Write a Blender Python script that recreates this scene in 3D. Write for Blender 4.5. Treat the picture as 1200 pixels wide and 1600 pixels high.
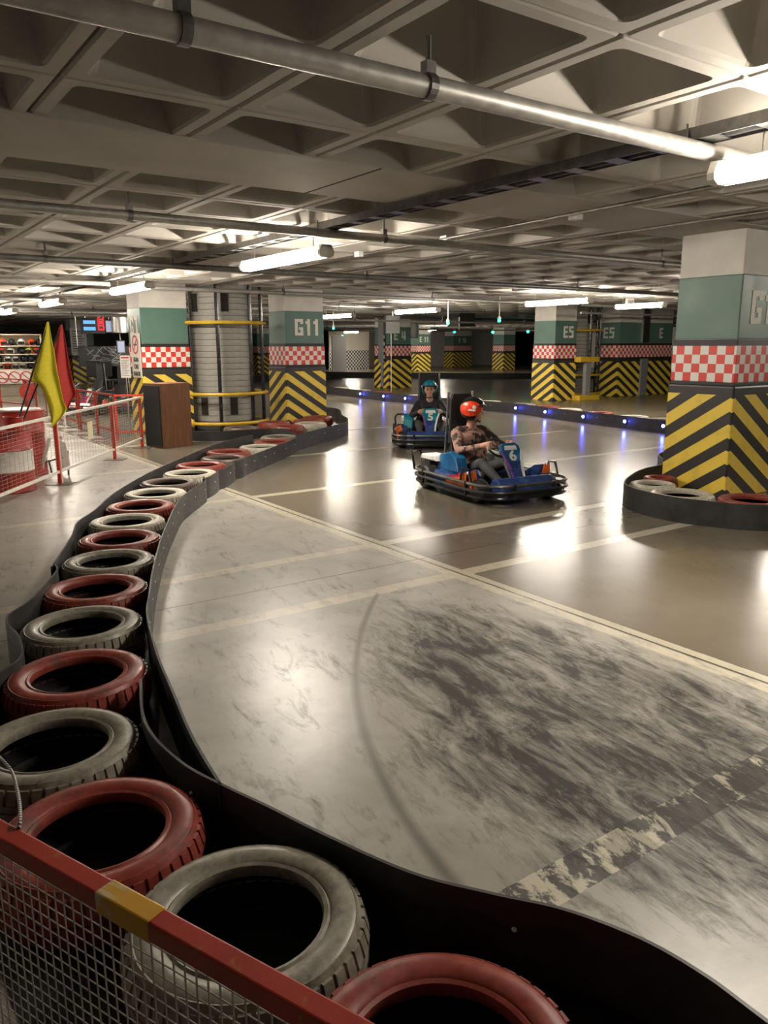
import bpy, bmesh, math, random
import numpy as np
from mathutils import Vector, Matrix

for o in list(bpy.data.objects): bpy.data.objects.remove(o)
scene = bpy.context.scene
C = scene.collection
random.seed(7)
PI = math.pi

# ---------------------------------------------------------------- camera
FPX, PITCH, ROLL, YAW, EYE = 1215.6826, 0.21068517, -0.00306607, 0.61074094, 1.55
_F = np.array([math.sin(YAW), math.cos(YAW), 0.]); _R = np.array([math.cos(YAW), -math.sin(YAW), 0.]); _U = np.array([0, 0, 1.])
_fw = _F*math.cos(PITCH) - _U*math.sin(PITCH); _up = _F*math.sin(PITCH) + _U*math.cos(PITCH)
CR = _R*math.cos(ROLL) + _up*math.sin(ROLL); CU = -_R*math.sin(ROLL) + _up*math.cos(ROLL); CF = _fw
cam = bpy.data.cameras.new('camera'); cam_ob = bpy.data.objects.new('camera', cam); C.objects.link(cam_ob)
cam.sensor_fit = 'HORIZONTAL'; cam.sensor_width = 36.0; cam.lens = 36.0*FPX/1200.0; cam.clip_start = 0.02; cam.clip_end = 300
m = Matrix.Identity(4)
for i in range(3):
    m[i][0] = CR[i]; m[i][1] = CU[i]; m[i][2] = -CF[i]
m[2][3] = EYE
cam_ob.matrix_world = m
scene.camera = cam_ob

def ray(px, py): return CR*(px-600)/FPX + CU*(800-py)/FPX + CF
def fl(px, py, z=0.0):                       # pixel -> point on the horizontal plane at height z
    d = ray(px, py); t = (z-EYE)/d[2]; return Vector((d[0]*t, d[1]*t, z))
def on_y(px, py, Y):                         # pixel -> point on the vertical plane y = Y
    d = ray(px, py); t = Y/d[1]; return Vector((d[0]*t, Y, EYE+d[2]*t))
def on_x(px, py, X):
    d = ray(px, py); t = X/d[0]; return Vector((X, d[1]*t, EYE+d[2]*t))
def on_p(px, py, base):                      # pixel -> upright plane through base square to the line of sight
    n = np.array([base[0], base[1], 0.]); n /= np.linalg.norm(n)
    d = ray(px, py); t = (n @ np.array([base[0], base[1], 0.]))/(n @ d); return Vector((d[0]*t, d[1]*t, EYE+d[2]*t))

# ---------------------------------------------------------------- world and exposure
w = bpy.data.worlds.new('world'); scene.world = w; w.use_nodes = True
w.node_tree.nodes['Background'].inputs[0].default_value = (0.9, 0.85, 0.8, 1); w.node_tree.nodes['Background'].inputs[1].default_value = 0.004
vs = scene.view_settings; vs.view_transform = 'Standard'; vs.look = 'None'; vs.gamma = 1.0; vs.use_curve_mapping = False
vs.exposure = 1.62
LAMP = 42.0
LAMP_COL = (1.0, 0.90, 0.76)

# ---------------------------------------------------------------- materials
MATS = {}
class NT:
    def __init__(s, name):
        s.m = bpy.data.materials.new(name); s.m.use_nodes = True; s.t = s.m.node_tree; s.n = s.t.nodes; s.l = s.t.links
        s.b = s.n['Principled BSDF']; MATS[name] = s.m
    def put(s, sock, v):
        if isinstance(v, bpy.types.NodeSocket): s.l.new(v, sock)
        elif isinstance(v, (tuple, list)) and len(v) == 3 and sock.type == 'RGBA': sock.default_value = (*v, 1)
        else: sock.default_value = v
    def coord(s, which='Object'):
        return s.n.new('ShaderNodeTexCoord').outputs[which]
    def sep(s, v):
        n = s.n.new('ShaderNodeSeparateXYZ'); s.l.new(v, n.inputs[0]); return n.outputs
    def comb(s, x, y, z):
        n = s.n.new('ShaderNodeCombineXYZ')
        for k, v in enumerate((x, y, z)): s.put(n.inputs[k], v)
        return n.outputs[0]
    def mapping(s, v, scale=(1, 1, 1), rot=(0, 0, 0), loc=(0, 0, 0)):
        n = s.n.new('ShaderNodeMapping'); s.l.new(v, n.inputs[0]); n.inputs['Scale'].default_value = scale; n.inputs['Rotation'].default_value = rot; n.inputs['Location'].default_value = loc
        return n.outputs[0]
    def math(s, op, a, b=0.0, c=0.0, clamp=False):
        n = s.n.new('ShaderNodeMath'); n.operation = op; n.use_clamp = clamp
        s.put(n.inputs[0], a); s.put(n.inputs[1], b); s.put(n.inputs[2], c); return n.outputs[0]
    def noise(s, v, scale=5, detail=4, rough=.55, dist=0.0):
        n = s.n.new('ShaderNodeTexNoise'); s.l.new(v, n.inputs['Vector']); n.inputs['Scale'].default_value = scale; n.inputs['Detail'].default_value = detail
        n.inputs['Roughness'].default_value = rough; n.inputs['Distortion'].default_value = dist; return n.outputs[0]
    def rng(s, v, a, b, c=0.0, d=1.0, smooth=False):
        n = s.n.new('ShaderNodeMapRange'); s.put(n.inputs[0], v); n.inputs[1].default_value = a; n.inputs[2].default_value = b; n.inputs[3].default_value = c; n.inputs[4].default_value = d
        if smooth: n.interpolation_type = 'SMOOTHSTEP'
        return n.outputs[0]
    def mix(s, f, a, b):
        n = s.n.new('ShaderNodeMix'); n.data_type = 'RGBA'; s.put(n.inputs[0], f); s.put(n.inputs[6], a); s.put(n.inputs[7], b); return n.outputs[2]
    def bump(s, h, strength=.3, dist=.01):
        n = s.n.new('ShaderNodeBump'); s.l.new(h, n.inputs['Height']); n.inputs['Strength'].default_value = strength; n.inputs['Distance'].default_value = dist
        s.l.new(n.outputs[0], s.b.inputs['Normal'])
    def set(s, **k):
        names = dict(col='Base Color', rough='Roughness', metal='Metallic', spec='Specular IOR Level', emit='Emission Color', estr='Emission Strength', coat='Coat Weight', alpha='Alpha', trans='Transmission Weight')
        for a, v in k.items(): s.put(s.b.inputs[names[a]], v)
        return s
def plain(name, col, rough=.5, metal=0.0, spec=.5, vary=.18, scale=14.0, bump=0.0):
    t = NT(name); c = t.coord()
    n = t.noise(c, scale, 4); f = t.rng(n, .35, .65)
    t.set(col=t.mix(f, tuple(max(0, x*(1-vary)) for x in col), tuple(min(1, x*(1+vary)) for x in col)), rough=t.rng(n, .3, .7, max(.03, rough-.07), min(1, rough+.07)), metal=metal, spec=spec)
    if bump: t.bump(t.noise(c, scale*6, 3), bump, .004)
    return t.m
def glow(name, col, strength, base=(.8, .8, .8)):
    t = NT(name); t.set(col=base, emit=col, estr=strength, rough=.4); return t.m

plain('concrete_white', (.68, .65, .60), .6, vary=.08, scale=3)
plain('green_paint', (.105, .20, .165), .45, vary=.08, scale=3)
plain('black_paint', (.022, .02, .02), .5, vary=.2)
plain('dark_band', (.05, .047, .043), .5, vary=.2)
plain('letter_cream', (.78, .74, .66), .55, vary=.06)
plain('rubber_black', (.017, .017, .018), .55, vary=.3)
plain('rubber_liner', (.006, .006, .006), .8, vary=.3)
plain('steel', (.5, .49, .47), .35, metal=1.0, vary=.15, scale=20)
plain('pipe_grey', (.40, .385, .36), .42, metal=.55, vary=.12, scale=20)
plain('pipe_dark', (.17, .165, .155), .45, metal=.5, vary=.15)
plain('steel_dark', (.16, .155, .15), .4, metal=.8, vary=.2)
plain('chrome', (.7, .7, .7), .18, metal=1.0, vary=.05)
plain('red_paint', (.50, .045, .025), .38, vary=.16, scale=8)
plain('red_drum_paint', (.36, .03, .02), .4, vary=.2, scale=8)
plain('white_paint', (.68, .64, .58), .45, vary=.08)
plain('yellow_paint', (.62, .40, .03), .4, vary=.12)
plain('fixture_white', (.7, .68, .63), .4, vary=.05)
plain('plastic_black', (.02, .02, .022), .35, vary=.2)
plain('plastic_grey', (.24, .24, .24), .45, vary=.1)
plain('kart_blue', (.025, .055, .19), .25, vary=.25, scale=6)
plain('kart_cyan', (.012, .12, .30), .25, vary=.25, scale=6)
plain('kart_teal', (.01, .22, .28), .25, vary=.2, scale=6)
plain('kart_orange', (.75, .17, .03), .28, vary=.3, scale=9)
plain('kart_red', (.42, .02, .06), .28, vary=.2)
plain('kart_white', (.72, .72, .70), .3, vary=.05)
plain('kart_purple', (.14, .06, .28), .3, vary=.2)
plain('skin', (.52, .29, .2), .5, vary=.08, scale=30)
plain('jacket_dark', (.016, .016, .024), .7, vary=.3)
plain('trousers_grey', (.05, .05, .055), .75, vary=.3)
plain('shoe_white', (.6, .58, .54), .5, vary=.1)
plain('helmet_teal', (.01, .17, .25), .22, vary=.12)
plain('helmet_red', (.75, .06, .02), .25, vary=.08)
plain('helmet_black', (.012, .012, .014), .22, vary=.2)
plain('helmet_white', (.7, .68, .64), .25, vary=.05)
plain('helmet_yellow', (.6, .6, .08), .3, vary=.1)
plain('eye_dark', (.02, .015, .012), .2)
plain('lip', (.40, .15, .12), .5)
plain('wood_trim', (.16, .07, .03), .45, vary=.25)
plain('grille_cloth', (.018, .018, .019), .85, vary=.25, scale=80)
plain('cream_board', (.62, .54, .40), .55, vary=.06)
plain('paper_yellow', (.72, .66, .42), .7, vary=.05)
plain('paper_white', (.75, .74, .72), .7, vary=.03)
plain('ink_red', (.55, .05, .05), .6)
plain('ink_dark', (.06, .06, .065), .6)
plain('tarp_black', (.018, .018, .02), .5, vary=.5, scale=9)
plain('wall_grey', (.23, .215, .195), .7, vary=.12, scale=1.2)
plain('beige_door', (.5, .46, .38), .6, vary=.08)
plain('wire_grey', (.42, .40, .37), .45, metal=.6, vary=.15)
glow('lamp_diffuser', LAMP_COL, LAMP, (.9, .9, .85))
glow('led_blue', (.06, .085, 1.0), 45.0, (.3, .3, .8))
glow('green_bulb', (.02, 1.0, .62), 5.0, (.1, .6, .4))
glow('screen_blue', (.12, .4, 1.0), .5, (.02, .04, .1))
glow('screen_red', (1.0, .03, .04), .3, (.1, .01, .01))
glow('screen_pale', (.62, .72, 1.0), .16, (.1, .1, .1))

t = NT('concrete_ceiling'); c = t.coord('Object'); g = t.n.new('ShaderNodeNewGeometry').outputs['Position']
n1 = t.noise(g, 1.3, 5); n2 = t.noise(g, 18, 5)
t.set(col=t.mix(t.rng(n1, .3, .7), (.38, .355, .315), (.48, .455, .41)), rough=.75)
t.bump(n2, .25, .006)
t = NT('joint_dark'); t.set(col=(.02, .016, .012), rough=.9)

t = NT('camo_cloth'); c = t.coord(); n = t.noise(c, 11, 3)
t.set(col=t.mix(t.rng(n, .47, .53), (.035, .022, .02), (.36, .20, .16)), rough=.8)
t = NT('wood_veneer'); c = t.coord(); n = t.noise(t.mapping(c, (14, 14, .9)), 3, 6)
t.set(col=t.mix(t.rng(n, .3, .7), (.13, .052, .022), (.24, .10, .045)), rough=.38)
t = NT('cloth_yellow'); c = t.coord(); t.set(col=t.mix(t.rng(t.noise(c, 40, 3), .3, .7), (.60, .50, .02), (.70, .60, .03)), rough=.75)
t = NT('cloth_red'); c = t.coord(); t.set(col=t.mix(t.rng(t.noise(c, 40, 3), .3, .7), (.36, .018, .018), (.45, .03, .025)), rough=.75)

def tyre_mat(name, c1, c2, wear):
    t = NT(name); c = t.coord(); n = t.noise(c, 9, 5, .65); n2 = t.noise(c, 34, 4, .6)
    base = t.mix(t.rng(n2, .35, .65), c1, c2)
    base = t.mix(t.rng(n, wear, wear+.16), base, (.045, .036, .03))
    t.set(col=base, rough=t.rng(n, .35, .65, .32, .5), spec=.5); t.bump(n2, .12, .003)
tyre_mat('tyre_red', (.20, .034, .024), (.30, .060, .042), .56)
tyre_mat('tyre_grey', (.17, .155, .125), (.29, .265, .21), .60)
tyre_mat('tyre_pale', (.40, .37, .30), (.55, .52, .44), .62)
tyre_mat('tyre_brown', (.085, .06, .05), (.14, .10, .085), .60)

t = NT('belt_rubber'); g = t.n.new('ShaderNodeNewGeometry').outputs['Position']
n = t.noise(g, 7, 6, .65); n2 = t.noise(t.mapping(g, (2, 2, 30)), 3, 4)
t.set(col=t.mix(t.rng(n, .3, .75), (.013, .013, .014), (.043, .042, .040)), rough=t.rng(n2, .3, .7, .42, .62)); t.bump(n2, .15, .004)

# chevron and checker boards are flat print in the column's own coordinates (origin at its near corner)
t = NT('chevron_print'); x, y, z = t.sep(t.coord())
u = t.math('ADD', t.math('ABSOLUTE', x), t.math('ABSOLUTE', y)); v = t.math('MULTIPLY_ADD', u, .65, z)
ph = t.math('FRACT', t.math('DIVIDE', t.math('SUBTRACT', v, .915-.262*10), .262))
yel = t.math('LESS_THAN', ph, .52); yel = t.math('MULTIPLY', yel, t.math('LESS_THAN', z, 1.055))
n = t.noise(t.coord(), 5, 5); dirt = t.rng(n, .5, .8)
t.set(col=t.mix(yel, (.035, .033, .03), t.mix(dirt, (.85, .62, .09), (.65, .46, .06))), rough=.42)
t = NT('checker_print'); x, y, z = t.sep(t.coord())
u = t.math('SUBTRACT', x, y)
a = t.math('FLOOR', t.math('DIVIDE', t.math('ADD', u, 9.0), .0925)); b = t.math('FLOOR', t.math('DIVIDE', t.math('SUBTRACT', z, 1.18), .09))
par = t.math('MODULO', t.math('ADD', t.math('ADD', a, b), 20), 2)
t.set(col=t.mix(t.math('GREATER_THAN', par, .5), (.80, .77, .73), (.72, .055, .042)), rough=.4)
t = NT('bw_checker_print'); x, y, z = t.sep(t.coord())
a = t.math('FLOOR', t.math('DIVIDE', t.math('ADD', t.math('ADD', x, y), 30.0), .12)); b = t.math('FLOOR', t.math('DIVIDE', z, .12))
par = t.math('MODULO', t.math('ADD', t.math('ADD', a, b), 20), 2)
t.set(col=t.mix(t.math('GREATER_THAN', par, .5), (.5, .48, .45), (.02, .02, .02)), rough=.6)

# floor: polished concrete, worn parking lines, slab joints, rubber marks
t = NT('polished_floor'); P = t.coord(); x, y, z = t.sep(P)
n_big = t.noise(P, .55, 5, .6); n_med = t.noise(P, 3.1, 7, .65, .4); n_fine = t.noise(P, 22, 5, .65)
track = t.math('LESS_THAN', x, 3.41)
left_col = t.mix(t.rng(n_med, .3, .7), (.25, .238, .21), (.37, .352, .31))
right_col = t.mix(t.rng(n_big, .3, .7), (.115, .098, .072), (.185, .16, .122))
near_y = t.math('LESS_THAN', y, 4.42)
base = t.mix(track, right_col, left_col)
# rubber streaks laid down along the racing line (turning from the far left towards the near right)
rot = t.mapping(P, (1, 1, 1), (0, 0, math.radians(9)))
st = t.noise(t.mapping(rot, (4.6, 1.5, 1)), 1.5, 9, .74, .9)
st2 = t.noise(t.mapping(rot, (20, 4.0, 1)), 1.2, 7, .75, .8)
blob = t.noise(P, 1.5, 3, .5)
cx = t.math('SUBTRACT', x, 2.35); cy = t.math('SUBTRACT', y, 2.2)
ex = t.math('ADD', t.math('MULTIPLY', t.math('DIVIDE', cx, .85), t.math('DIVIDE', cx, .85)), t.math('MULTIPLY', t.math('DIVIDE', cy, 1.5), t.math('DIVIDE', cy, 1.5)))
# one long thin tyre line
arc = t.math('SUBTRACT', x, t.math('ADD', t.math('MULTIPLY', y, .18), t.math('ADD', 1.045, t.math('MULTIPLY', t.math('MULTIPLY', t.math('SUBTRACT', y, 1.6), t.math('SUBTRACT', y, 1.6)), .175))))
zone = t.math('MULTIPLY', t.rng(ex, .45, 1.7, .155, 0.0, True), t.rng(arc, -.05, .45, .1, 1.0))
zone2 = t.math('MULTIPLY', track, .008)
amt = t.math('ADD', t.math('ADD', t.math('MULTIPLY', st, .62), t.math('MULTIPLY', st2, .32)), t.math('ADD', t.math('MULTIPLY', blob, .16), t.math('ADD', zone, zone2)))
mark = t.math('MULTIPLY', t.rng(amt, .585, .76), t.math('MULTIPLY', t.math('LESS_THAN', x, 9.0), t.rng(track, 0, 1, .25, .93)))
arcm = t.math('MULTIPLY', t.rng(t.math('ABSOLUTE', arc), .006, .035, .55, 0.0), t.math('MULTIPLY', t.math('GREATER_THAN', y, 1.3), t.math('LESS_THAN', y, 4.0)))
# painted lines
def band(v, c0, hw): return t.math('LESS_THAN', t.math('ABSOLUTE', t.math('SUBTRACT', v, c0)), hw)
wobble = t.math('MULTIPLY', t.math('SUBTRACT', n_fine, .5), .012)
yw = t.math('ADD', y, wobble); xw = t.math('ADD', x, wobble)
lines = band(yw, 1.36, .07)
for yc in (3.96, 4.96, 7.36, 9.86, 12.4, -1.1): lines = t.math('MAXIMUM', lines, band(yw, yc, .062))
lines = t.math('MULTIPLY', lines, t.math('LESS_THAN', x, 11.0))
la = t.math('MULTIPLY', band(xw, 3.40, .085), t.math('LESS_THAN', y, 13.0))
lines = t.math('MAXIMUM', lines, la)
wear_n = t.noise(t.mapping(rot, (5, 2.2, 1)), 2.4, 6, .7, .5)
on_track = t.math('MULTIPLY', track, t.math('LESS_THAN', y, 8.5))
wear = t.rng(t.math('ADD', wear_n, t.math('MULTIPLY', on_track, .02)), .50, .62, 1.0, .30)
wear = t.math('MAXIMUM', wear, t.math('MULTIPLY', t.math('GREATER_THAN', x, 3.42), .9))
fs_ = band(yw, 1.36, .07); flake = t.rng(t.math('ADD', wear_n, t.math('MULTIPLY', t.math('SUBTRACT', x, 1.3), .085)), .49, .55, 1.0, 0.0)
lines = t.math('MULTIPLY', lines, t.math('ADD', t.math('MULTIPLY', wear, t.math('SUBTRACT', 1.0, fs_)), t.math('MULTIPLY', flake, fs_)))
old = t.math('MULTIPLY', band(yw, 1.36, .07), t.math('MULTIPLY', t.math('SUBTRACT', 1.0, flake), .85))
col = t.mix(t.math('MAXIMUM', mark, arcm), base, (.022, .021, .020))
col = t.mix(old, col, (.035, .033, .031))
col = t.mix(t.math('MULTIPLY', lines, .85), col, (.50, .46, .36))
col = t.mix(t.math('MULTIPLY', t.math('MULTIPLY', lines, t.math('GREATER_THAN', mark, .5)), .35), col, (.06, .056, .05))
# pale chequered start grid by the pits
chk = t.math('MODULO', t.math('ADD', t.math('FLOOR', t.math('MULTIPLY', x, 2.6)), t.math('FLOOR', t.math('MULTIPLY', y, 2.6))), 2)
inx = t.math('MULTIPLY', t.math('GREATER_THAN', x, 2.4), t.math('LESS_THAN', x, 3.75)); iny = t.math('MULTIPLY', t.math('GREATER_THAN', y, 13.4), t.math('LESS_THAN', y, 18.5))
col = t.mix(t.math('MULTIPLY', t.math('MULTIPLY', inx, iny), t.math('MULTIPLY', chk, .8)), col, (.6, .56, .5))
# slab joints
jt = band(y, 4.42, .006)
for yc in (-.4, 9.25, 14.1): jt = t.math('MAXIMUM', jt, band(y, yc, .006))
jt = t.math('MAXIMUM', jt, band(x, 3.41, .010))
for xc in (8.2, 13.0): jt = t.math('MAXIMUM', jt, band(x, xc, .006))
col = t.mix(t.math('MULTIPLY', jt, .85), col, (.02, .018, .015))
rg = t.math('ADD', t.rng(n_big, .3, .7, .20, .27), t.math('MULTIPLY', mark, .08))
rg = t.math('ADD', rg, t.math('MULTIPLY', track, .10))
t.set(col=col, rough=rg, spec=t.math('SUBTRACT', .48, t.math('MULTIPLY', mark, .32)))

# ---------------------------------------------------------------- mesh builder
class MB:
    def __init__(s): s.v = []; s.f = []
    def add(s, vs, fs):
        o = len(s.v); s.v += [tuple(p) for p in vs]; s.f += [tuple(i+o for i in f) for f in fs]; return s
    def box(s, x0, x1, y0, y1, z0, z1):
        return s.add([(x0,y0,z0),(x1,y0,z0),(x1,y1,z0),(x0,y1,z0),(x0,y0,z1),(x1,y0,z1),(x1,y1,z1),(x0,y1,z1)],
                     [(0,3,2,1),(4,5,6,7),(0,1,5,4),(1,2,6,5),(2,3,7,6),(3,0,4,7)])
    def tube(s, pts, r, n=8, closed=False, cap=True):
        pts = [Vector(p) for p in pts]; N = len(pts); rs = r if isinstance(r, (list, tuple)) else [r]*N
        tang = []
        for i in range(N):
            a = pts[(i-1) % N] if (closed or i > 0) else pts[i]; b = pts[(i+1) % N] if (closed or i < N-1) else pts[i]
            d = b-a; tang.append(d.normalized() if d.length > 1e-9 else Vector((0, 0, 1)))
        up = Vector((0, 0, 1)) if abs(tang[0].z) < .9 else Vector((1, 0, 0))
        nx = tang[0].cross(up).normalized(); vs = []
        for i in range(N):
            nx = (nx - tang[i]*nx.dot(tang[i])).normalized(); ny = tang[i].cross(nx)
            for k in range(n):
                a = 2*PI*k/n; vs.append(pts[i] + (nx*math.cos(a)+ny*math.sin(a))*rs[i])
        fs = []
        for i in range(N if closed else N-1):
            j = (i+1) % N
            for k in range(n): fs.append((i*n+k, i*n+(k+1) % n, j*n+(k+1) % n, j*n+k))
        if cap and not closed: fs.append(tuple(range(n-1, -1, -1))); fs.append(tuple((N-1)*n+k for k in range(n)))
        return s.add(vs, fs)
    def lathe(s, prof, n=32, close=False, cap=False, off=(0, 0, 0), axis='z'):
        vs = []; M = len(prof)
        for k in range(n):
            a = 2*PI*k/n
            for r, z in prof:
                if axis == 'z': p = (r*math.cos(a), r*math.sin(a), z)
                elif axis == 'x': p = (z, r*math.cos(a), r*math.sin(a))
                else: p = (r*math.sin(a), z, r*math.cos(a))
                vs.append((p[0]+off[0], p[1]+off[1], p[2]+off[2]))
        fs = []
        for k in range(n):
            k2 = (k+1) % n
            for i in range(M if close else M-1):
                j = (i+1) % M; fs.append((k*M+i, k2*M+i, k2*M+j, k*M+j))
        if cap: fs.append(tuple(k*M for k in range(n-1, -1, -1))); fs.append(tuple(k*M+M-1 for k in range(n)))
        return s.add(vs, fs)
    def prism(s, poly, d0, d1, plane='xz'):
        def P(a, b, d): return {'xz': (a, d, b), 'xy': (a, b, d), 'yz': (d, a, b)}[plane]
        n = len(poly); vs = [P(a, b, d0) for a, b in poly]+[P(a, b, d1) for a, b in poly]
        fs = [tuple(range(n)), tuple(range(2*n-1, n-1, -1))]+[(i, n+i, n+(i+1) % n, (i+1) % n) for i in range(n)]
        return s.add(vs, fs)
    def ball(s, c, r, nu=16, nv=10):
        r = (r, r, r) if not isinstance(r, (list, tuple)) else r; vs = [(c[0], c[1], c[2]-r[2])]
        for j in range(1, nv):
            b = -PI/2+PI*j/nv
            for k in range(nu):
                a = 2*PI*k/nu; vs.append((c[0]+r[0]*math.cos(b)*math.cos(a), c[1]+r[1]*math.cos(b)*math.sin(a), c[2]+r[2]*math.sin(b)))
        vs.append((c[0], c[1], c[2]+r[2])); fs = [(0, 1+(k+1) % nu, 1+k) for k in range(nu)]
        for j in range(nv-2):
            for k in range(nu):
                a = 1+j*nu; fs.append((a+k, a+(k+1) % nu, a+nu+(k+1) % nu, a+nu+k))
        a = 1+(nv-2)*nu; L = len(vs)-1
        fs += [(a+k, a+(k+1) % nu, L) for k in range(nu)]
        return s.add(vs, fs)
    def ribbon(s, pts, h0, h1, th):
        """an upright strip following the pts (x, y), from h0 to h1, of thickness th"""
        N = len(pts); P2 = [Vector((p[0], p[1])) for p in pts]; vs = []
        for i in range(N):
            d = P2[min(i+1, N-1)]-P2[max(i-1, 0)]; d.normalize(); nn = Vector((-d.y, d.x))*th/2
            for sg, h in ((1, h0), (-1, h0), (-1, h1), (1, h1)): q = P2[i]+nn*sg; vs.append((q.x, q.y, h))
        fs = [(3, 2, 1, 0), tuple((N-1)*4+k for k in range(4))]
        for i in range(N-1):
            for k in range(4): fs.append((i*4+k, i*4+(k+1) % 4, i*4+4+(k+1) % 4, i*4+4+k))
        return s.add(vs, fs)
    def mesh(s, name, mat, smooth=False, bevel=0.0, seg=2):
        me = bpy.data.meshes.new(name); me.from_pydata(s.v, [], s.f)
        bm = bmesh.new(); bm.from_mesh(me); bmesh.ops.recalc_face_normals(bm, faces=bm.faces)
        if bevel:
            ed = [e for e in bm.edges if len(e.link_faces) == 2 and e.calc_face_angle(0) > .6]
            bmesh.ops.bevel(bm, geom=ed, offset=bevel, segments=seg, affect='EDGES', clamp_overlap=True, profile=.6)
        if smooth:
            for f in bm.faces: f.smooth = True
            for e in bm.edges:
                if len(e.link_faces) == 2 and e.calc_face_angle(0) > .7: e.smooth = False
        bm.to_mesh(me); bm.free()
        if mat: me.materials.append(MATS[mat])
        return me
    def build(s, name, mat, parent=None, loc=None, rotz=0, smooth=False, bevel=0.0, seg=2):
        return link(name, s.mesh(name, mat, smooth, bevel, seg), parent, loc, rotz)
def link(name, me, parent=None, loc=None, rotz=0):
    o = bpy.data.objects.new(name, me); C.objects.link(o)
    if parent: o.parent = parent
    if loc is not None: o.location = loc
    if rotz: o.rotation_euler = (0, 0, rotz)
    return o
def thing(name, label, cat, loc=(0, 0, 0), rotz=0, group=None):
    o = bpy.data.objects.new(name, None); C.objects.link(o); o.empty_display_size = .1
    o.location = loc; o.rotation_euler = (0, 0, rotz); return tag(o, label, cat, group)
def tag(o, label, cat, group=None):
    o['label'] = label; o['category'] = cat
    if group: o['group'] = group
    return o
def struct(o): o['kind'] = 'structure'; return o
def dup(o, parent=None):
    c = o.copy(); C.objects.link(c); c.parent = parent
    for ch in list(o.children): dup(ch, c)
    return c
def spline(pts, n=6):
    pts = [Vector(p) for p in pts]; out = []
    for i in range(len(pts)-1):
        p0 = pts[max(i-1, 0)]; p1 = pts[i]; p2 = pts[i+1]; p3 = pts[min(i+2, len(pts)-1)]
        for k in range(n):
            u = k/n; out.append(.5*((2*p1)+(p2-p0)*u+(2*p0-5*p1+4*p2-p3)*u*u+(3*p1-p0-3*p2+p3)*u**3))
    out.append(pts[-1]); return out
def text_mesh(body, size, depth=.002, bold=.0, sx=1.0):
    cu = bpy.data.curves.new('t', 'FONT'); cu.body = body; cu.size = size; cu.extrude = depth; cu.offset = bold; cu.align_x = 'CENTER'; cu.resolution_u = 3
    ob = bpy.data.objects.new('t', cu); C.objects.link(ob); dg = bpy.context.evaluated_depsgraph_get(); dg.update()
    me = bpy.data.meshes.new_from_object(ob.evaluated_get(dg)); bpy.data.objects.remove(ob)
    for v in me.vertices: v.co.x *= sx
    return me
def letters(body, size, mat, parent, loc, rot, bold=.0, sx=1.0, name='lettering', depth=.002):
    me = text_mesh(body, size, depth, bold, sx); me.materials.clear(); me.materials.append(MATS[mat])
    o = link(name, me, parent, loc); o.rotation_euler = rot; return o

# ================================================================ the setting
CEIL = 2.64
X0, X1, Y0, Y1 = -9.0, 62.0, -7.0, 66.0
fo = struct(MB().box(X0, X1, Y0, Y1, -.15, 0).build('floor', 'polished_floor'))
fo['label'] = 'polished concrete floor with worn parking lines and black tyre marks'
for nm, b in (('wall_near', (X0-.3, X1+.3, Y0-.3, Y0, 0, 3.4)), ('wall_far', (X0-.3, X1+.3, Y1, Y1+.3, 0, 3.4)), ('wall_left', (X0-.3, X0, Y0, Y1, 0, 3.4)), ('wall_right', (X1, X1+.3, Y0, Y1, 0, 3.4))):
    struct(MB().box(*b).build(nm, 'wall_grey'))
# coffered ceiling: precast units, each its own panel; flat beams over the column rows
ceil = struct(MB().box(X0, X1, Y0, Y1, 3.24, 3.4).build('ceiling', 'concrete_ceiling'))
ceil['label'] = 'coffered concrete ceiling with deep pyramid recesses and flat beams'
CXW = .785
def coffer_mb(dx, dy):
    """one precast unit, origin at its centre and the soffit; half ribs round a pyramid recess"""
    b = MB(); hx, hy = dx/2-.007, dy/2-.003
    def rr(ax, ay, r, z, n=3):
        o = []
        for cx_, cy_, a0 in ((ax-r, ay-r, 0), (-(ax-r), ay-r, PI/2), (-(ax-r), -(ay-r), PI), (ax-r, -(ay-r), 1.5*PI)):
            for k in range(n+1): a = a0+PI/2*k/n; o.append((cx_+r*math.cos(a), cy_+r*math.sin(a), z))
        return o
    rings = [rr(hx, hy, .004, .30), rr(hx, hy, .004, .012), rr(hx-.010, hy-.010, .008, .0), rr(hx-.070, hy-.070, .045, .0), rr(hx-.080, hy-.080, .04, .014), rr(hx-.25, hy-.25, .02, .55)]
    n = len(rings[0]); vs = [p for r in rings for p in r]; fs = []
    for i in range(len(rings)-1):
        for k in range(n): fs.append((i*n+k, i*n+(k+1) % n, (i+1)*n+(k+1) % n, (i+1)*n+k))
    fs.append(tuple((len(rings)-1)*n+k for k in range(n)))
    b.add(vs, fs); return b
beams = []
BEAM_W = .97; PIT = 9.43; BY = 4.765
rows = []
k0 = int((Y0-BY)//PIT); 
for k in range(k0, 8):
    yb = BY+k*PIT; lo, hi = yb-BEAM_W/2, yb+BEAM_W/2
    if hi > Y0 and lo < Y1: beams.append((max(lo, Y0), min(hi, Y1)))
    s0 = hi; s1 = yb+PIT-BEAM_W/2
    # first and last units tuck under the beam edge
    d = (s1-s0+.36)/11
    for i in range(11): 
        a = s0-.18+i*d
        if a > Y0-.2 and a+d < Y1: rows.append((a, a+d))
cols = []
x = .93-CXW*12
while x < X1:
    cols.append((x, x+CXW)); x += CXW
cells = []
for (a, b) in rows:
    for (p, q) in cols:
        cx_, cy_ = (p+q)/2, (a+b)/2; dd = np.array([cx_, cy_, CEIL-EYE]); zf = dd @ CF
        if zf < .4: vis = 0
        else:
            u_ = 600+FPX*(dd @ CR)/zf; v_ = 800-FPX*(dd @ CU)/zf; vis = 1 if (-160 < u_ < 1360 and -220 < v_ < 700) else 0
        cells.append((0 if vis else 1, cx_**2+cy_**2, cx_, cy_, b-a))
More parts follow.
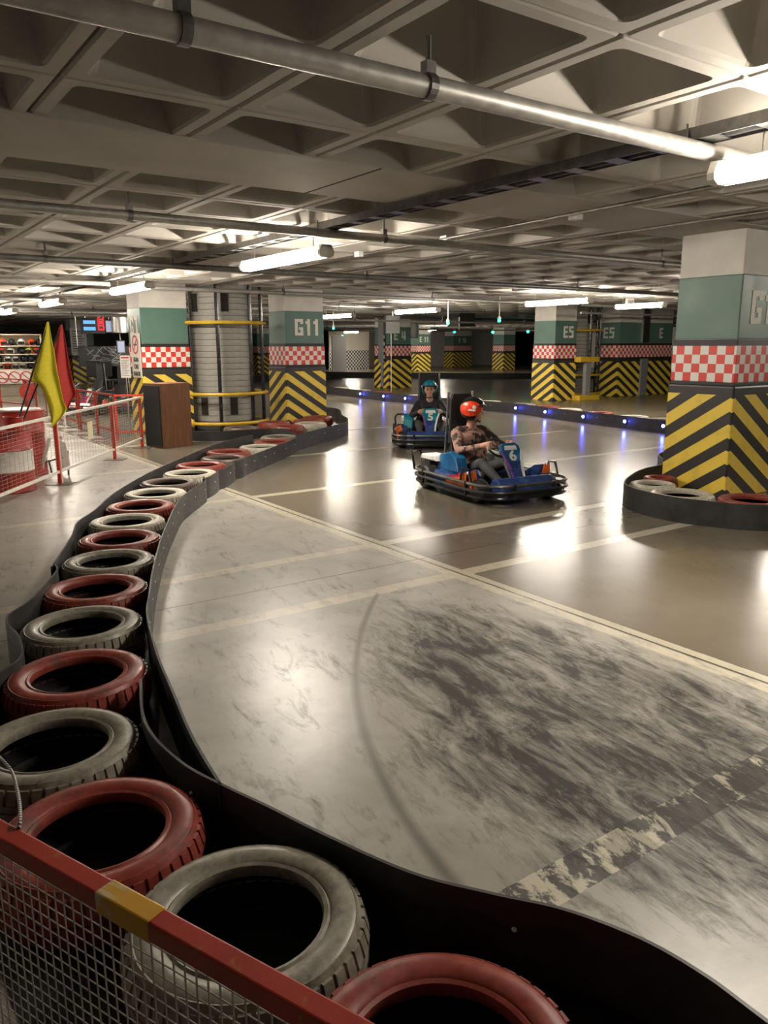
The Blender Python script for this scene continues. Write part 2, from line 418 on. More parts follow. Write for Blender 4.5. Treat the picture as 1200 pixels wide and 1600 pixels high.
cells.sort()
dy = (PIT-BEAM_W+.36)/11
cof_me = coffer_mb(CXW, dy).mesh('ceiling_coffer', 'concrete_ceiling')
rest = MB(); tmpl = coffer_mb(CXW, dy)
for i, (_, _, cx_, cy_, _) in enumerate(cells):
    if i < 300: link('ceiling_coffer', cof_me, ceil, (cx_, cy_, CEIL+.004))
    else: rest.add([(a+cx_, b+cy_, c_+CEIL+.004) for a, b, c_ in tmpl.v], tmpl.f)
ro = rest.build('ceiling_coffers_beyond', 'concrete_ceiling', ceil); ro['kind'] = 'stuff'
for (a, b) in beams:
    seg = 6.28
    MB().box(X0, X1, a, b, CEIL-.006, CEIL+.3).build('ceiling_beam', 'concrete_ceiling', ceil, bevel=.008)
    j = 2.98-seg*2
    while j < 40:
        MB().box(j-.006, j+.006, a, b, CEIL-.0085, CEIL-.004).build('beam_joint', 'joint_dark', ceil); j += seg

# ================================================================ columns
GLY = {'G': [(0, .2, 0, 1), (0, .58, .82, 1), (0, .58, 0, .18), (.38, .58, .0, .5), (.28, .58, .34, .5), (.38, .58, .70, 1)],
       '1': [(.16, .36, 0, 1), (.04, .2, .70, .88)], '2': [(0, .58, .82, 1), (.38, .58, .42, 1), (0, .58, .42, .58), (0, .2, 0, .55), (0, .58, 0, .18), (0, .2, .7, 1)],
       'E': [(0, .2, 0, 1), (0, .55, .82, 1), (0, .5, .42, .58), (0, .55, 0, .18)], '4': [(0, .18, .35, 1), (0, .6, .24, .42), (.34, .53, 0, 1)],
       '5': [(0, .56, .82, 1), (0, .2, .45, 1), (0, .56, .45, .62), (.37, .56, 0, .6), (0, .56, 0, .18)], '6': [(0, .2, 0, 1), (0, .56, .82, 1), (0, .56, .42, .58), (.37, .56, 0, .55), (0, .56, 0, .18)],
       '7': [(0, .56, .82, 1), (.30, .50, 0, .9)]}
def block_letters(body, size, mat, parent, loc, rot):
    """stencilled block capitals, one part for each character"""
    wd = {'1': .44, ' ': .25}; tot = sum(wd.get(k, .58)+.13 for k in body)-.13; u_ = -tot/2; fr_ = Matrix.Translation(loc) @ Matrix(rot)
    for k in body:
        if k in GLY:
            b = MB()
            for n_, (a0, a1, c0, c1) in enumerate(GLY[k]): b.box(a0*size, a1*size, -.004-n_*.0003, 0, c0*size, c1*size)
            o = b.build('letter', mat, parent); o.matrix_local = fr_ @ Matrix.Translation((u_*size, 0, 0))
        u_ += wd.get(k, .58)+.13
FRONT = ((1, 0, 0, 0), (0, 1, 0, 0), (0, 0, 1, 0), (0, 0, 0, 1)); LEFT = ((0, 1, 0, 0), (-1, 0, 0, 0), (0, 0, 1, 0), (0, 0, 0, 1))
def column(loc, wx, wy, text, label, tface='front', text_u=.5, grow=.012, toff=0.0):
    t = thing('concrete_column', label, 'column', (loc[0], loc[1], 0), group='painted columns')
    g = grow
    MB().box(0, wx, 0, wy, 0, CEIL+.02).build('column_core', 'concrete_white', t, bevel=.012)
    MB().box(-.003, wx+.003, -.003, wy+.003, 1.60, 2.22).build('green_band', 'green_paint', t, bevel=.012)
    MB().box(-g, wx+g, -g, wy+g, 1.535, 1.60).build('black_line', 'black_paint', t, bevel=.006)
    MB().box(-g-.001, wx+g+.001, -g-.001, wy+g+.001, 1.18, 1.54).build('checker_band', 'checker_print', t, bevel=.008)
    MB().box(-g-.004, wx+g+.004, -g-.004, wy+g+.004, 1.145, 1.18).build('black_line', 'black_paint', t, bevel=.004)
    MB().box(-g-.016, wx+g+.016, -g-.016, wy+g+.016, 0, 1.145).build('chevron_panel', 'chevron_print', t, bevel=.02)
    if text:
        if 'f' in tface: block_letters(text, .32, 'letter_cream', t, (wx*text_u+toff, -.004, 1.75), FRONT)
        if 'l' in tface: block_letters(text, .32, 'letter_cream', t, (-.004, wy*.5, 1.75), ((0, 1, 0, 0), (-1, 0, 0, 0), (0, 0, 1, 0), (0, 0, 0, 1)))
    return t
G12 = (7.31, 4.40); G11 = (7.38, 13.88); G7 = (4.56, 13.95)
column(G12, .86, .70, 'G12', 'chevron column lettered G12 standing in a ring of belted tyres', 'f', .56)
column(G11, .86, .70, 'G11', 'chevron column lettered G11 beside the round ventilation shaft with yellow rings', 'f', .56)
g7 = column(G7, .86, .70, 'G7', 'chevron column lettered G7 with a no-smoking sign, behind the loudspeaker cabinet', 'l')
E5 = (16.63, 15.43); E6 = (19.6, 15.6); E4 = (16.9, 23.8)
column(E5, .86, .80, 'E5', 'chevron column lettered E5 standing behind the blue-lit barrier', 'f', .62)
e6 = column(E6, 2.6, .80, 'E5', 'wide chevron pier with grey cable channel beside column E5', 'l')
block_letters('E', .32, 'letter_cream', e6, (2.02, -.004, 1.75), FRONT)
MB().box(1.02, 1.34, -.09, -.004, 0, 1.13).build('cable_channel', 'plastic_grey', e6, bevel=.008)
MB().box(1.02, 1.34, -.07, -.004, 1.62, CEIL).build('cable_channel', 'steel', e6, bevel=.008)
e4 = column(E4, 1.0, .9, 'E 4', 'chevron column lettered E 4 with a worn grey banner on one face', 'f', .5)
ban = MB().box(-.05, -.03, .18, .62, .93, CEIL-.05).build('banner', 'plastic_grey', e4)
MB().box(-.056, -.03, .18, .26, .93, CEIL-.05).build('banner_border', 'bw_checker_print', ban)
MB().box(-.056, -.03, .26, .62, CEIL-.2, CEIL-.05).build('banner_border', 'bw_checker_print', ban)
MB().box(-.06, -.03, .3, .44, .05, .93).build('cable_channel', 'plastic_grey', e4)
column((29.4, 38.4), 1.0, 1.0, 'E 11', 'far dim chevron column lettered E 11 beyond column E 4', 'f', .5)
column((37.2, 44.3), 1.7, 1.0, 'E 16', 'far dim chevron column lettered E 16 in the dark', 'f', .5)
column((35.6, 37.4), 1.0, 1.0, None, 'far chevron column without lettering behind the green lamps')
column((8.35, 34.5), .9, .8, None, 'far chevron column with a white notice behind the red flag')
column((13.6, 33.0), .9, .8, None, 'far chevron column seen between shaft pipes and column G11')
column((19.5, 40.0), .9, .9, None, 'far chevron column just past the edge of column G11')
column((14.6, 40.0), .9, .9, None, 'far chevron column seen behind the round ventilation shaft')

# ================================================================ round ventilation shafts
def shaft(loc, label, parts=True, rot=0):
    t = thing('ventilation_shaft', label, 'shaft', (loc[0], loc[1], 0), rot, 'round ventilation shafts')
    R = .57; n = 23; h = (CEIL-.16)/n
    co = MB().lathe([(0.02, .15), (R-.012, .15), (R-.012, CEIL), (.02, CEIL)], 40).build('shaft_core', 'joint_dark', t, smooth=True)
    me = MB().lathe([(R-.03, .004), (R, .004), (R+.003, h*.5), (R, h-.004), (R-.03, h-.004)], 40).mesh('block_course', 'wall_grey2', smooth=True)
    for i in range(n): link('block_course', me, t, (0, 0, .16+i*h))
    MB().lathe([(.02, 0), (R+.12, 0), (R+.12, .16), (.02, .16)], 40).build('plinth', 'dark_band', t, smooth=True)
    for zz, a in ((.45, -150), (.45, -94), (2.33, -163), (2.33, -104), (2.33, 20), (.45, 60)):
        p = MB().box(-.065, .065, -.03, .05, -.16, .16).build('vent_slot', 'joint_dark', t, (R*math.cos(math.radians(a)), R*math.sin(math.radians(a)), zz), math.radians(a)+PI/2)
        MB().box(-.085, .085, .0, .02, -.185, .185).build('slot_frame', 'plastic_grey', p)
    RR = .84
    for zz in (.14, .68, 1.97):
        MB().tube([(RR*math.cos(a*PI/24), RR*math.sin(a*PI/24), zz) for a in range(48)], .032, 8, closed=True).build('guard_ring', 'yellow_paint', t, smooth=True)
    for a in (-203, -167, -117, -70, -39, 20, 95):
        a = math.radians(a); MB().tube([(.79*math.cos(a), .79*math.sin(a), 0), (.79*math.cos(a), .79*math.sin(a), CEIL)], .036, 8).build('guard_pipe', 'steel_black', t, smooth=True)
    return t
plain('wall_grey2', (.33, .32, .29), .65, vary=.15, scale=5)
plain('steel_black', (.02, .02, .022), .22, metal=.3, vary=.2)
shaft((6.18, 14.25), 'grey block ventilation shaft with yellow rings and black pipes beside column G11')
shaft((18.45, 16.4), 'dim grey ventilation shaft with yellow rails between two E columns', rot=.3)
shaft((4.2, 33.0), 'grey ventilation shaft rising behind the helmet shelves', rot=.2)

# ================================================================ tyres
def tyre_meshes(matname):
    Ro, Wd, Rb = .300, .185, .190
    prof = [(Rb, .012), (Rb-.004, .022), (Rb+.012, .034), (Rb+.03, .018), (Rb+.06, .004), (Rb+.082, .010)]
    zt = Wd
    top = [(Rb+.004, zt-.045), (Rb-.004, zt-.022), (Rb, zt-.010), (Rb+.010, zt-.006), (Rb+.016, zt-.012), (Rb+.022, zt-.006), (Rb+.05, zt+.001), (Rb+.074, zt-.003), (Rb+.079, zt-.006), (Rb+.083, zt-.005), (Rb+.090, zt-.017), (Rb+.098, zt-.032)]
    bot = [(r, Wd-z) for r, z in reversed(top)][:6]
    mid = [(Ro-.009, zt-.046), (Ro-.009, .046)]
    side = MB().lathe(top+mid+bot, 56).mesh('sidewall', matname, smooth=True)
    # tread: shoulder lugs and two ribs, standing proud of the casing
    tr = MB(); N = 46
    for k in range(N):
        a0 = 2*PI*(k+.13)/N; a1 = 2*PI*(k+.87)/N
        for z0, z1, r0, r1 in ((zt-.066, zt-.020, Ro+.003, Ro-.010), (.020, .066, Ro-.010, Ro+.003)):
            vs = []
            for a in (a0, a1):
                vs += [((Ro-.012)*math.cos(a), (Ro-.012)*math.sin(a), z0), (r0*math.cos(a), r0*math.sin(a), z0), (r1*math.cos(a), r1*math.sin(a), z1), ((Ro-.026)*math.cos(a), (Ro-.026)*math.sin(a), z1)]
            tr.add(vs, [(0, 1, 2, 3), (7, 6, 5, 4), (0, 4, 5, 1), (1, 5, 6, 2), (2, 6, 7, 3), (3, 7, 4, 0)])
    for z0, z1 in ((.068, .088), (.097, .117)): tr.lathe([(Ro-.01, z0), (Ro+.001, z0), (Ro+.001, z1), (Ro-.01, z1)], 56)
    tread = tr.mesh('tread', matname)
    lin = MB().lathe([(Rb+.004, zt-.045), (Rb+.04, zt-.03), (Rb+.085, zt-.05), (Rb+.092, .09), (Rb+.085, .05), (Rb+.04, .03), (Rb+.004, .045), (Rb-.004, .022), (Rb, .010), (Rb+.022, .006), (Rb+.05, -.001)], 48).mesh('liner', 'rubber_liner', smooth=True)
    return side, tread, lin
TY = {k: tyre_meshes('tyre_'+k) for k in ('red', 'grey', 'pale', 'brown')}
bolt_me = MB().lathe([(.006, 0), (.012, 0), (.012, .006), (.006, .006)], 10, close=True, axis='y').mesh('bolt', 'steel')
TYRES = []; BELTS = []
def tyre(x, y, kind, label, group, z=0.0, s=1.0, rot=None, bolt=True):
    t = thing('car_tyre', label, 'tyre', (x, y, z), random.uniform(0, 6) if rot is None else rot, group)
    t.scale = (s, s, 1)
    a, b, c_ = TY[kind]; TYRES.append((t, .303*s))
    link('sidewall', a, t); link('tread', b, t); link('liner', c_, t)
    return t
tb = [((655, 1466), 'red'), ((390, 1326), 'grey'), ((165, 1209), 'red'), ((95, 1107), 'grey'), ((105, 1017), 'red'), ((130, 947), 'grey'), ((142, 899), 'red'), ((168, 857), 'grey'), ((178, 825), 'red'), ((194, 801), 'pale'), ((217, 780), 'red'), ((242, 762), 'pale')]
chain = []
for (q, k) in tb:
    p = fl(*q, .18); d = Vector((p.x, p.y)).normalized(); chain.append((p.x-d.x*.275, p.y-d.y*.275, k))
for q, k in [((265, 752), 'brown'), ((296, 738), 'pale'), ((322, 724), 'red'), ((350, 713), 'brown'), ((372, 704.5), 'red'), ((400, 697), 'pale'), ((425, 689.5), 'red'), ((447, 682.5), 'grey')]:
    p = fl(*q, .18); chain.append((p.x, p.y, k))
# keep neighbours from biting into each other
ch = [Vector((a, b)) for a, b, _ in chain]
for it in range(60):
    for i in range(len(ch)-1):
        d = ch[i+1]-ch[i]; L = d.length
        if L < .607:
            e = d/L*(.607-L)/2; ch[i] -= e; ch[i+1] += e
KW = {'red': 'red painted', 'grey': 'bare grey', 'pale': 'white washed grey', 'brown': 'dark brown'}
ORD = ['first', 'second', 'third', 'fourth', 'fifth', 'sixth', 'seventh', 'eighth', 'ninth', 'tenth', 'eleventh', 'twelfth', 'thirteenth', 'fourteenth', 'fifteenth', 'sixteenth', 'seventeenth', 'eighteenth', 'nineteenth', 'twentieth']
special = {0: 'red tyre with raised sidewall letters at the low end of the chain', 1: 'large bare grey tyre right behind the red railing', 2: 'red tyre behind the railing where a striped cord is tied', 3: 'bare grey tyre with chipped pale bead behind the tied cord'}
for i, (a, b, k) in enumerate(chain):
    lab = special.get(i, KW[k]+' car tyre, '+ORD[i]+' in the belted chain counting from the red railing')
    ty = tyre(ch[i].x, ch[i].y, k, lab, None if i in special else k+' tyres in the chain')
    if i == 0:
        for n_, (chr_, ang) in enumerate((('O', 2.62), ('D', 2.46))):
            ty.rotation_euler = (0, 0, 0)
            o = letters(chr_, .055, 'tyre_red', ty, (.236*math.cos(ang), .236*math.sin(ang), .185), (0, 0, ang-PI/2), .002, .9, 'raised_letter', .003)
# island of column G12
isl = [fl(q[0], q[1], .22) for q in [(1040, 723), (1000, 735), (976, 752), (990, 763), (1040, 775), (1100, 783), (1200, 790)]]
g12pts = [(9.6, 6.1), (8.4, 5.95)]+[(p.x, p.y) for p in isl]+[(7.2, 2.95), (8.4, 2.75), (9.6, 3.1), (10.1, 4.5), (9.6, 6.1)]
gp = [fl(*q, .18) for q in ((1008, 753), (1066, 768), (1162, 778))]
for (x_, y_), k, w_ in [((gp[0].x-.07, gp[0].y), 'pale', 'small, by a wedged red one'), ((gp[1].x, gp[1].y), 'pale', 'at the corner below the chevrons'), ((gp[2].x, gp[2].y), 'red', 'below the lettered face'), ((7.72, 3.42), 'grey', 'beyond the red one'), ((8.38, 3.4), 'red', 'past the lettered face')]:
    tyre(x_, y_, k, KW[k]+' tyre '+w_+' in the ring of column G12', 'tyres round column G12', s=.78 if 'small' in w_ else 1.0)
tyre(gp[0].x+.31, gp[0].y+.06, 'red', 'small red painted tyre wedged beside column G12 inside the belt ring', 'tyres round column G12', s=.6)
# island of column G11
g11pts = [fl(q[0], q[1], .22) for q in [(464, 682), (500, 672), (538, 662), (543, 655), (535, 650)]]
for q, k in [((6.95, 12.35), 'pale'), ((7.3, 12.9), 'red'), ((6.35, 12.1), 'red'), ((7.8, 13.42), 'red'), ((5.7, 12.35), 'brown'), ((6.6, 12.95), 'red')]:
    tyre(q[0], q[1], k, KW[k]+' tyre packed round the foot of column G11', k+' tyres round column G11')

# ================================================================ belts
def belt(pts, label, group='rubber belts', h=.22, n=6, bolts=0, th=.010, side=1, leds=None):
    pl = [(p[0], p[1], 0) for p in spline([(a[0], a[1], 0) for a in pts], n)]
    me = MB().ribbon(pl, .0, h, th)
    BELTS.append([Vector((p[0], p[1])) for p in pl])
    c0 = Vector(pl[0]); me.v = [(a-c0.x, b-c0.y, c_) for a, b, c_ in me.v]
    o = tag(me.build('rubber_belt', 'belt_rubber', None, c0, smooth=True), label, 'belt', group)
    if bolts:
        acc = 0
        for i in range(1, len(pl)-1):
            a, b = Vector(pl[i-1]), Vector(pl[i]); acc += (b-a).length
            if acc > bolts:
                acc = 0; d = (b-a).normalized(); nn = Vector((-d.y, d.x, 0))*side
                bo = link('bolt', bolt_big, o, b-c0+nn*.006+Vector((0, 0, h*.62))); bo.rotation_euler = (0, 0, math.atan2(d.y, d.x)+(0 if side < 0 else PI))
    return o, pl
bolt_big = MB().lathe([(0.0005, -.006), (.005, -.005), (.007, -.002), (.007, 0), (.0005, 0)], 10, axis='y').mesh('bolt', 'kart_white', smooth=True)
near_top = [fl(*q, .22) for q in [(1195, 1592), (1100, 1522), (1000, 1465), (880, 1420), (767, 1395), (640, 1362), (500, 1300), (420, 1260), (350, 1227), (290, 1195), (240, 1150), (222, 1110), (220, 1060)]]
belt([(1.34, .1), (1.38, .4)]+[tuple(p) for p in near_top], 'black rubber belt sweeping past the red railing end of the chain', bolts=.55, side=1)
b2 = [fl(*q, .22) for q in [(345, 1226), (300, 1150), (270, 1080), (245, 1020), (230, 960), (233, 930), (241, 880), (256, 830), (281, 780), (312, 757), (321, 750), (318, 744)]]
belt([tuple(p) for p in b2], 'black rubber belt whose loose end flares onto the track', bolts=.34, side=-1)
b3 = [fl(*q, .22) for q in [(317, 748), (328, 744), (339, 737), (342, 731)]]
belt([tuple(p) for p in b3], 'short grey rubber belt lapping round a white washed tyre', bolts=.3, side=-1)
b4 = [fl(*q, .22) for q in [(340, 735), (352, 731), (364, 724), (366, 718)]]
belt([tuple(p) for p in b4], 'short grey rubber belt lapping round a red tyre', bolts=.3, side=-1)
b5 = [fl(*q, .22) for q in [(364, 721), (378, 718), (388, 713), (420, 701), (464, 683)]]
belt([tuple(p) for p in b5]+[(5.9, 11.0)], 'long grey rubber belt leading from the chain towards column G11', bolts=.3, side=-1)
lb = [fl(*q, .22) for q in [(0, 1050), (33, 1025), (30, 995), (10, 965), (50, 935), (88, 892)]]
belt([(.05, 2.6), (.15, 3.1)]+[tuple(p) for p in lb]+[(1.0, 5.05)], 'black rubber belt bulging out on the walkway side of the chain')
lb2 = [fl(*q, .22) for q in [(80, 886), (125, 838), (134, 815), (160, 796), (190, 769), (240, 739), (290, 716), (330, 699), (360, 689), (400, 679)]]
lb2 = [lb2[0]]+[lb2[i]+Vector((-(lb2[min(i+1, 9)]-lb2[i-1]).y, (lb2[min(i+1, 9)]-lb2[i-1]).x, 0)).normalized()*.06 for i in range(1, 10)]
belt([tuple(p) for p in lb2], 'long black rubber belt along the walkway side of the chain')
belt([tuple(g11pts[0])[:2]]+[tuple(p)[:2] for p in g11pts[1:]]+[(8.75, 14.2), (8.7, 15.0)], 'grey rubber belt rounding the foot of column G11', bolts=.5, side=-1, h=.24)
sp = [fl(*q) for q in [(300, 689), (345, 689), (420, 684)]]
belt([tuple(p)[:2] for p in sp]+[(6.3, 11.75)], 'dark rubber belt in front of the ventilation shaft', h=.16)
belt(g12pts, 'heavy black rubber belt ringing column G12', h=.225, th=.014)
# far side of the track with blue lamps
ledpx = [(564, 617), (600, 620), (634, 622), (716, 630), (807, 636), (853, 645), (913, 651), (977, 659), (1037, 664)]
# black sheet added as painted shade under the tyres, from belt to belt
def resamp(pl, n):
    pl = [Vector((p[0], p[1])) for p in pl]; Ls = [0]
    for i in range(1, len(pl)): Ls.append(Ls[-1]+(pl[i]-pl[i-1]).length)
    out = []
    for k in range(n):
        d_ = Ls[-1]*k/(n-1); i = max(j for j in range(len(Ls)-1) if Ls[j] <= d_+1e-9); out.append(pl[i].lerp(pl[i+1], (d_-Ls[i])/max(1e-9, Ls[i+1]-Ls[i])))
    return out
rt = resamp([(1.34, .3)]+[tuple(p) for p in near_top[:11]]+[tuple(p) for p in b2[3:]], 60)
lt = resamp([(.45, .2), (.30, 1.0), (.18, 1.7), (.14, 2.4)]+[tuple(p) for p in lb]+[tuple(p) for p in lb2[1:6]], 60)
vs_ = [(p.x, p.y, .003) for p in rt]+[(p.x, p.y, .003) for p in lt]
shade_o = MB().add(vs_, [(i, i+1, 61+i, 60+i) for i in range(59)]).build('shade_sheet', 'rubber_black')
tag(shade_o, 'added black sheet painting the shade under the winding chain of tyres', 'mat')
far = [(13.9, 27.0), (13.3, 22.0), (12.9, 19.0), (12.75, 15.5), (12.85, 13.2), (12.5, 11.5), (12.2, 9.6), (12.0, 8.2), (12.0, 6.5), (12.3, 4.0), (13.0, 0.0)]
_, farpl = belt(far, 'long black belt barrier with blue lamps on the far side', h=.24, bolts=.7, side=-1)
def nearest_on(pl, p):
    return min((Vector((a[0], a[1]))-p).length for a in pl)
for i, q in enumerate(ledpx):
    best = None
    for k in range(len(farpl)-1):
        for u_ in np.linspace(0, 1, 12):
            a = Vector(farpl[k]).lerp(Vector(farpl[k+1]), u_); dd = np.array([a.x, a.y, .14-EYE]); zf = dd @ CF
            if zf > 1:
                e = abs(600+FPX*(dd @ CR)/zf-q[0])
                if best is None or e < best[0]: best = (e, a)
    p = best[1]
    l = thing('barrier_lamp', 'small blue LED lamp fixed to the far belt barrier', 'lamp', (p.x-.02, p.y-.01, .14), math.radians(0), 'blue lamps on the far barrier')
    MB().ball((-.02, 0, 0), .028, 10, 6).build('led_lens', 'led_blue', l, smooth=True)
    MB().lathe([(.001, 0), (.04, 0), (.04, .02), (.001, .02)], 12, axis='x', off=(-.015, 0, 0)).build('lamp_base', 'plastic_black', l)
p = on_x(378, 603, 7.6)
for i in range(15):
    k = ['red', 'pale', 'grey', 'red', 'pale'][i % 5]; f_ = 3+i*3
    if f_ < len(farpl)-1:
        a = Vector(farpl[f_]); d = (Vector(farpl[f_+1])-a).normalized(); nn = Vector((-d.y, d.x, 0))
        q = a+nn*.34
        if q.x < a.x: q = a-nn*.34
        tyre(q.x, q.y, k, KW[k]+' tyre lying behind the far blue-lit barrier', k+' tyres behind the far barrier', z=.03)
belt([(20, 36), (23, 31), (27, 27), (33, 24)], 'distant black belt barrier in the dark beyond column E 4', h=.26)
belt([(9, 30), (13, 32), (17, 32.5), (20, 32)], 'distant black belt barrier crossing behind column E 4', h=.26)

# settle the tyres: clear of the belts and of one another
pos = [Vector((o.location.x, o.location.y)) for o, _ in TYRES]; start = [p.copy() for p in pos]
segs = np.array([(a.x, a.y, b.x, b.y) for pl in BELTS for a, b in zip(pl[:-1], pl[1:])])
for it in range(80):
    for i, (o, r) in enumerate(TYRES):
        p = pos[i]; A_ = segs[:, :2]; D_ = segs[:, 2:]-A_; q_ = np.array([p.x, p.y]); tt = np.clip(((q_-A_)*D_).sum(1)/np.maximum((D_**2).sum(1), 1e-9), 0, 1)
        near = A_+D_*tt[:, None]; dist = np.hypot(*(q_-near).T)
        for k in np.where(dist < r+.010)[0]:
            n_ = Vector((p.x-near[k, 0], p.y-near[k, 1]))
            if n_.length > 1e-4: p += n_.normalized()*min(.02, (r+.010-dist[k])*.5)
        for j in range(len(TYRES)):
            if j != i:
                d_ = p-pos[j]; L_ = d_.length; m_ = (r+TYRES[j][1])-L_
                if 0 < m_ and L_ > 1e-4: p += d_/L_*m_*.25; pos[j] -= d_/L_*m_*.25
        e = p-start[i]
        lim = .035 if i < 6 else .14
        if e.length > lim: pos[i] = start[i]+e*(lim/e.length)
for (o, _), p in zip(TYRES, pos): o.location.x = p.x; o.location.y = p.y

# ================================================================ overhead services
def fixture(x, y, label, L=1.75, z=2.40, group='fluorescent ceiling fixtures', rotz=0, top=None):
    t = thing('fluorescent_fixture', label, 'light fixture', (x, y, z), rotz, group)
    MB().prism([(-.05, .06), (.05, .06), (.05, .036), (-.05, .036)], -L/2, L/2, 'xz').build('housing', 'fixture_white', t, bevel=.005)
    MB().prism([(-.048, .036), (.048, .036), (.078, .0), (.07, -.03), (.04, -.048), (-.04, -.048), (-.07, -.03), (-.078, .0)], -L/2+.04, L/2-.04, 'xz').build('diffuser', 'lamp_diffuser', t, bevel=.004)
    for s in (-1, 1):
        MB().prism([(-.053, .062), (.053, .062), (.082, .0), (.074, -.033), (.042, -.052), (-.042, -.052), (-.074, -.033), (-.082, .0)], s*L/2-(.045 if s > 0 else 0), s*L/2+(0 if s > 0 else .045), 'xz').build('end_cap', 'fixture_white', t, bevel=.004)
        MB().tube([(0, s*L*.36, .06), (0, s*L*.36, (top or CEIL)-z)], .006, 6).build('hanger_rod', 'steel', t)
    return t
LX = 3.88; LY0 = 7.32; LP = 4.83
fixture(LX, LY0, 'bright tube fixture hanging beneath the cable tray over the track', top=2.56)
fixture(LX-.02, LY0+LP, 'bright tube fixture hanging in front of column G7', top=2.56)
fixture(LX-.08, LY0+2*LP, 'tube fixture over the pit fence near the flags', top=2.56)
fixture(LX-.05, LY0+3*LP, 'farther tube fixture over the helmet shelves', top=2.56)
fixture(LX-.02, LY0-LP-.84, 'bright tube fixture at the end of the near sprinkler pipe', top=2.56)
for yy in (9.7, 14.5): fixture(-4.6, yy, 'tube fixture over the walkway on the pit side')
q = fl(871, 472.5, 2.40); fixture(q.x, q.y, 'long tube fixture hanging in front of column E5')
q = fl(651, 486, 2.40); fixture(q.x, q.y, 'tube fixture hanging to the right of banner column E 4')
q = fl(527, 494, 2.40); fixture(q.x, q.y, 'tube fixture hanging just past column G11')
q = fl(1000, 478, 2.40); fixture(q.x, q.y, 'tube fixture beside the hanging exit sign', L=1.3)
fixture(12.7, 7.0, 'tube fixture hanging beyond column G12 above the blue lamps')
fixture(12.7, 2.0, 'tube fixture over the track beyond column G12')
q = fl(685, 516, 2.40); fixture(q.x, q.y, 'small far tube fixture in the dark hall')
q = fl(550, 519, 2.40); fixture(q.x, q.y, 'smallest far tube fixture beyond column G11')
fixture(32.5, 30.2, 'added tube fixture hidden behind column E5 to light the far hall'); fixture(26.0, 36.5, 'added tube fixture hidden behind banner column E 4 to light the far hall')  # both added out of sight behind columns to brighten the far hall
fixture(4.0, 27.0, 'far tube fixture above the helmet shelves'); fixture(9.2, 26.5, 'far tube fixture over the dark workshop area')

def pipe(pts, r, label, mat='pipe_grey', clamps=(), group='ceiling pipes', name='sprinkler_pipe', rods=()):
    c0 = Vector(pts[0]); t = thing(name, label, 'pipe', c0, 0, group)
    MB().tube([Vector(p)-c0 for p in pts], r, 14).build('pipe_run', mat, t, smooth=True)
    for x_ in clamps:
        y_ = pts[0][1]; z_ = pts[0][2]
        MB().lathe([(r+.001, -.018), (r+.007, -.018), (r+.007, .018), (r+.001, .018)], 16, close=True, axis='x', off=(x_-c0.x, y_-c0.y, z_-c0.z)).build('pipe_clamp', 'steel_dark', t)
        MB().tube([(x_-c0.x, y_-c0.y, r), (x_-c0.x, y_-c0.y, CEIL+.05-z_)], .011, 6).build('hanger_rod', 'steel_dark', t)
        MB().box(x_-c0.x-.022, x_-c0.x+.022, y_-c0.y-.02, y_-c0.y+.02, r, r+.045).build('clamp_nut', 'steel_dark', t)
    return t
pipe([(-8.5, 2.555, 2.515), (4.6, 2.555, 2.515)], .042, 'thick grey sprinkler pipe with clamps ending at a bright tube fixture', clamps=(1.03, 2.0, -1.5))
pipe([(-8.5, 6.2, 2.52), (30, 6.2, 2.52)], .036, 'grey sprinkler pipe running under the second bay of coffers', clamps=(2.0, 4.35, 8.5, 12.5))
pipe([(-8.5, 9.72, 2.52), (40, 9.72, 2.52)], .036, 'grey sprinkler pipe crossing above the tube fixture over the track', 'pipe_dark', clamps=(2.15, 6.5, 11.0, 15.0))
pipe([(-8.5, 13.0, 2.52), (3.8, 13.0, 2.52)], .034, 'pale sprinkler pipe stopping at the fixture by column G7', 'pipe_grey')
pipe([(4.3, 13.2, 2.5), (40, 13.4, 2.5)], .034, 'grey sprinkler pipe passing in front of column G11', clamps=(7.0, 10.5, 15))
pipe([(-8.5, 17.7, 2.5), (40, 17.7, 2.5)], .034, 'grey sprinkler pipe running behind column G11', 'pipe_dark', clamps=(6, 11, 16))
pipe([(-8.5, 22.2, 2.5), (40, 22.2, 2.5)], .04, 'far grey pipe running above the pits', 'pipe_dark', clamps=(6, 11, 16))
pipe([(-8.5, 24.5, 2.46), (40, 24.5, 2.46)], .04, 'far pale pipe crossing above banner column', 'pipe_grey', clamps=(6, 11, 16))
pipe([(10, 19.0, 2.25), (24, 19.0, 2.25)], .03, 'low pale pipe hung on rods above the blue lamps', 'pipe_grey', clamps=(12.3, 15.5, 19))
pipe([(16.0, 14.0, 2.36), (26, 14.0, 2.36)], .025, 'thin pale pipe beside the exit sign', 'pipe_grey')
pipe([(14, 30, 2.3), (40, 30, 2.3)], .035, 'farthest low pale pipe in the dark hall', 'pipe_grey', clamps=(18, 24))
c1 = thing('conduit_run', 'thin pale conduit with junction boxes along the coffers', 'conduit', (5.25, 2.0, 2.60))
MB().tube([(-.3, -1, 0), (.0, 5, 0), (.35, 12, 0)], .013, 8).build('conduit', 'steel', c1, smooth=True)
for yy in (2.7, 4.4, 6.0): MB().box(-.035, .035, yy-.05, yy+.05, -.03, .03).build('junction_box', 'kart_white', c1, bevel=.006)
c2 = thing('conduit_run', 'second conduit running past column G12', 'conduit', (6.3, 1.0, 2.60)); MB().tube([(0, 0, 0), (.1, 9, 0)], .012, 8).build('conduit', 'steel', c2, smooth=True)
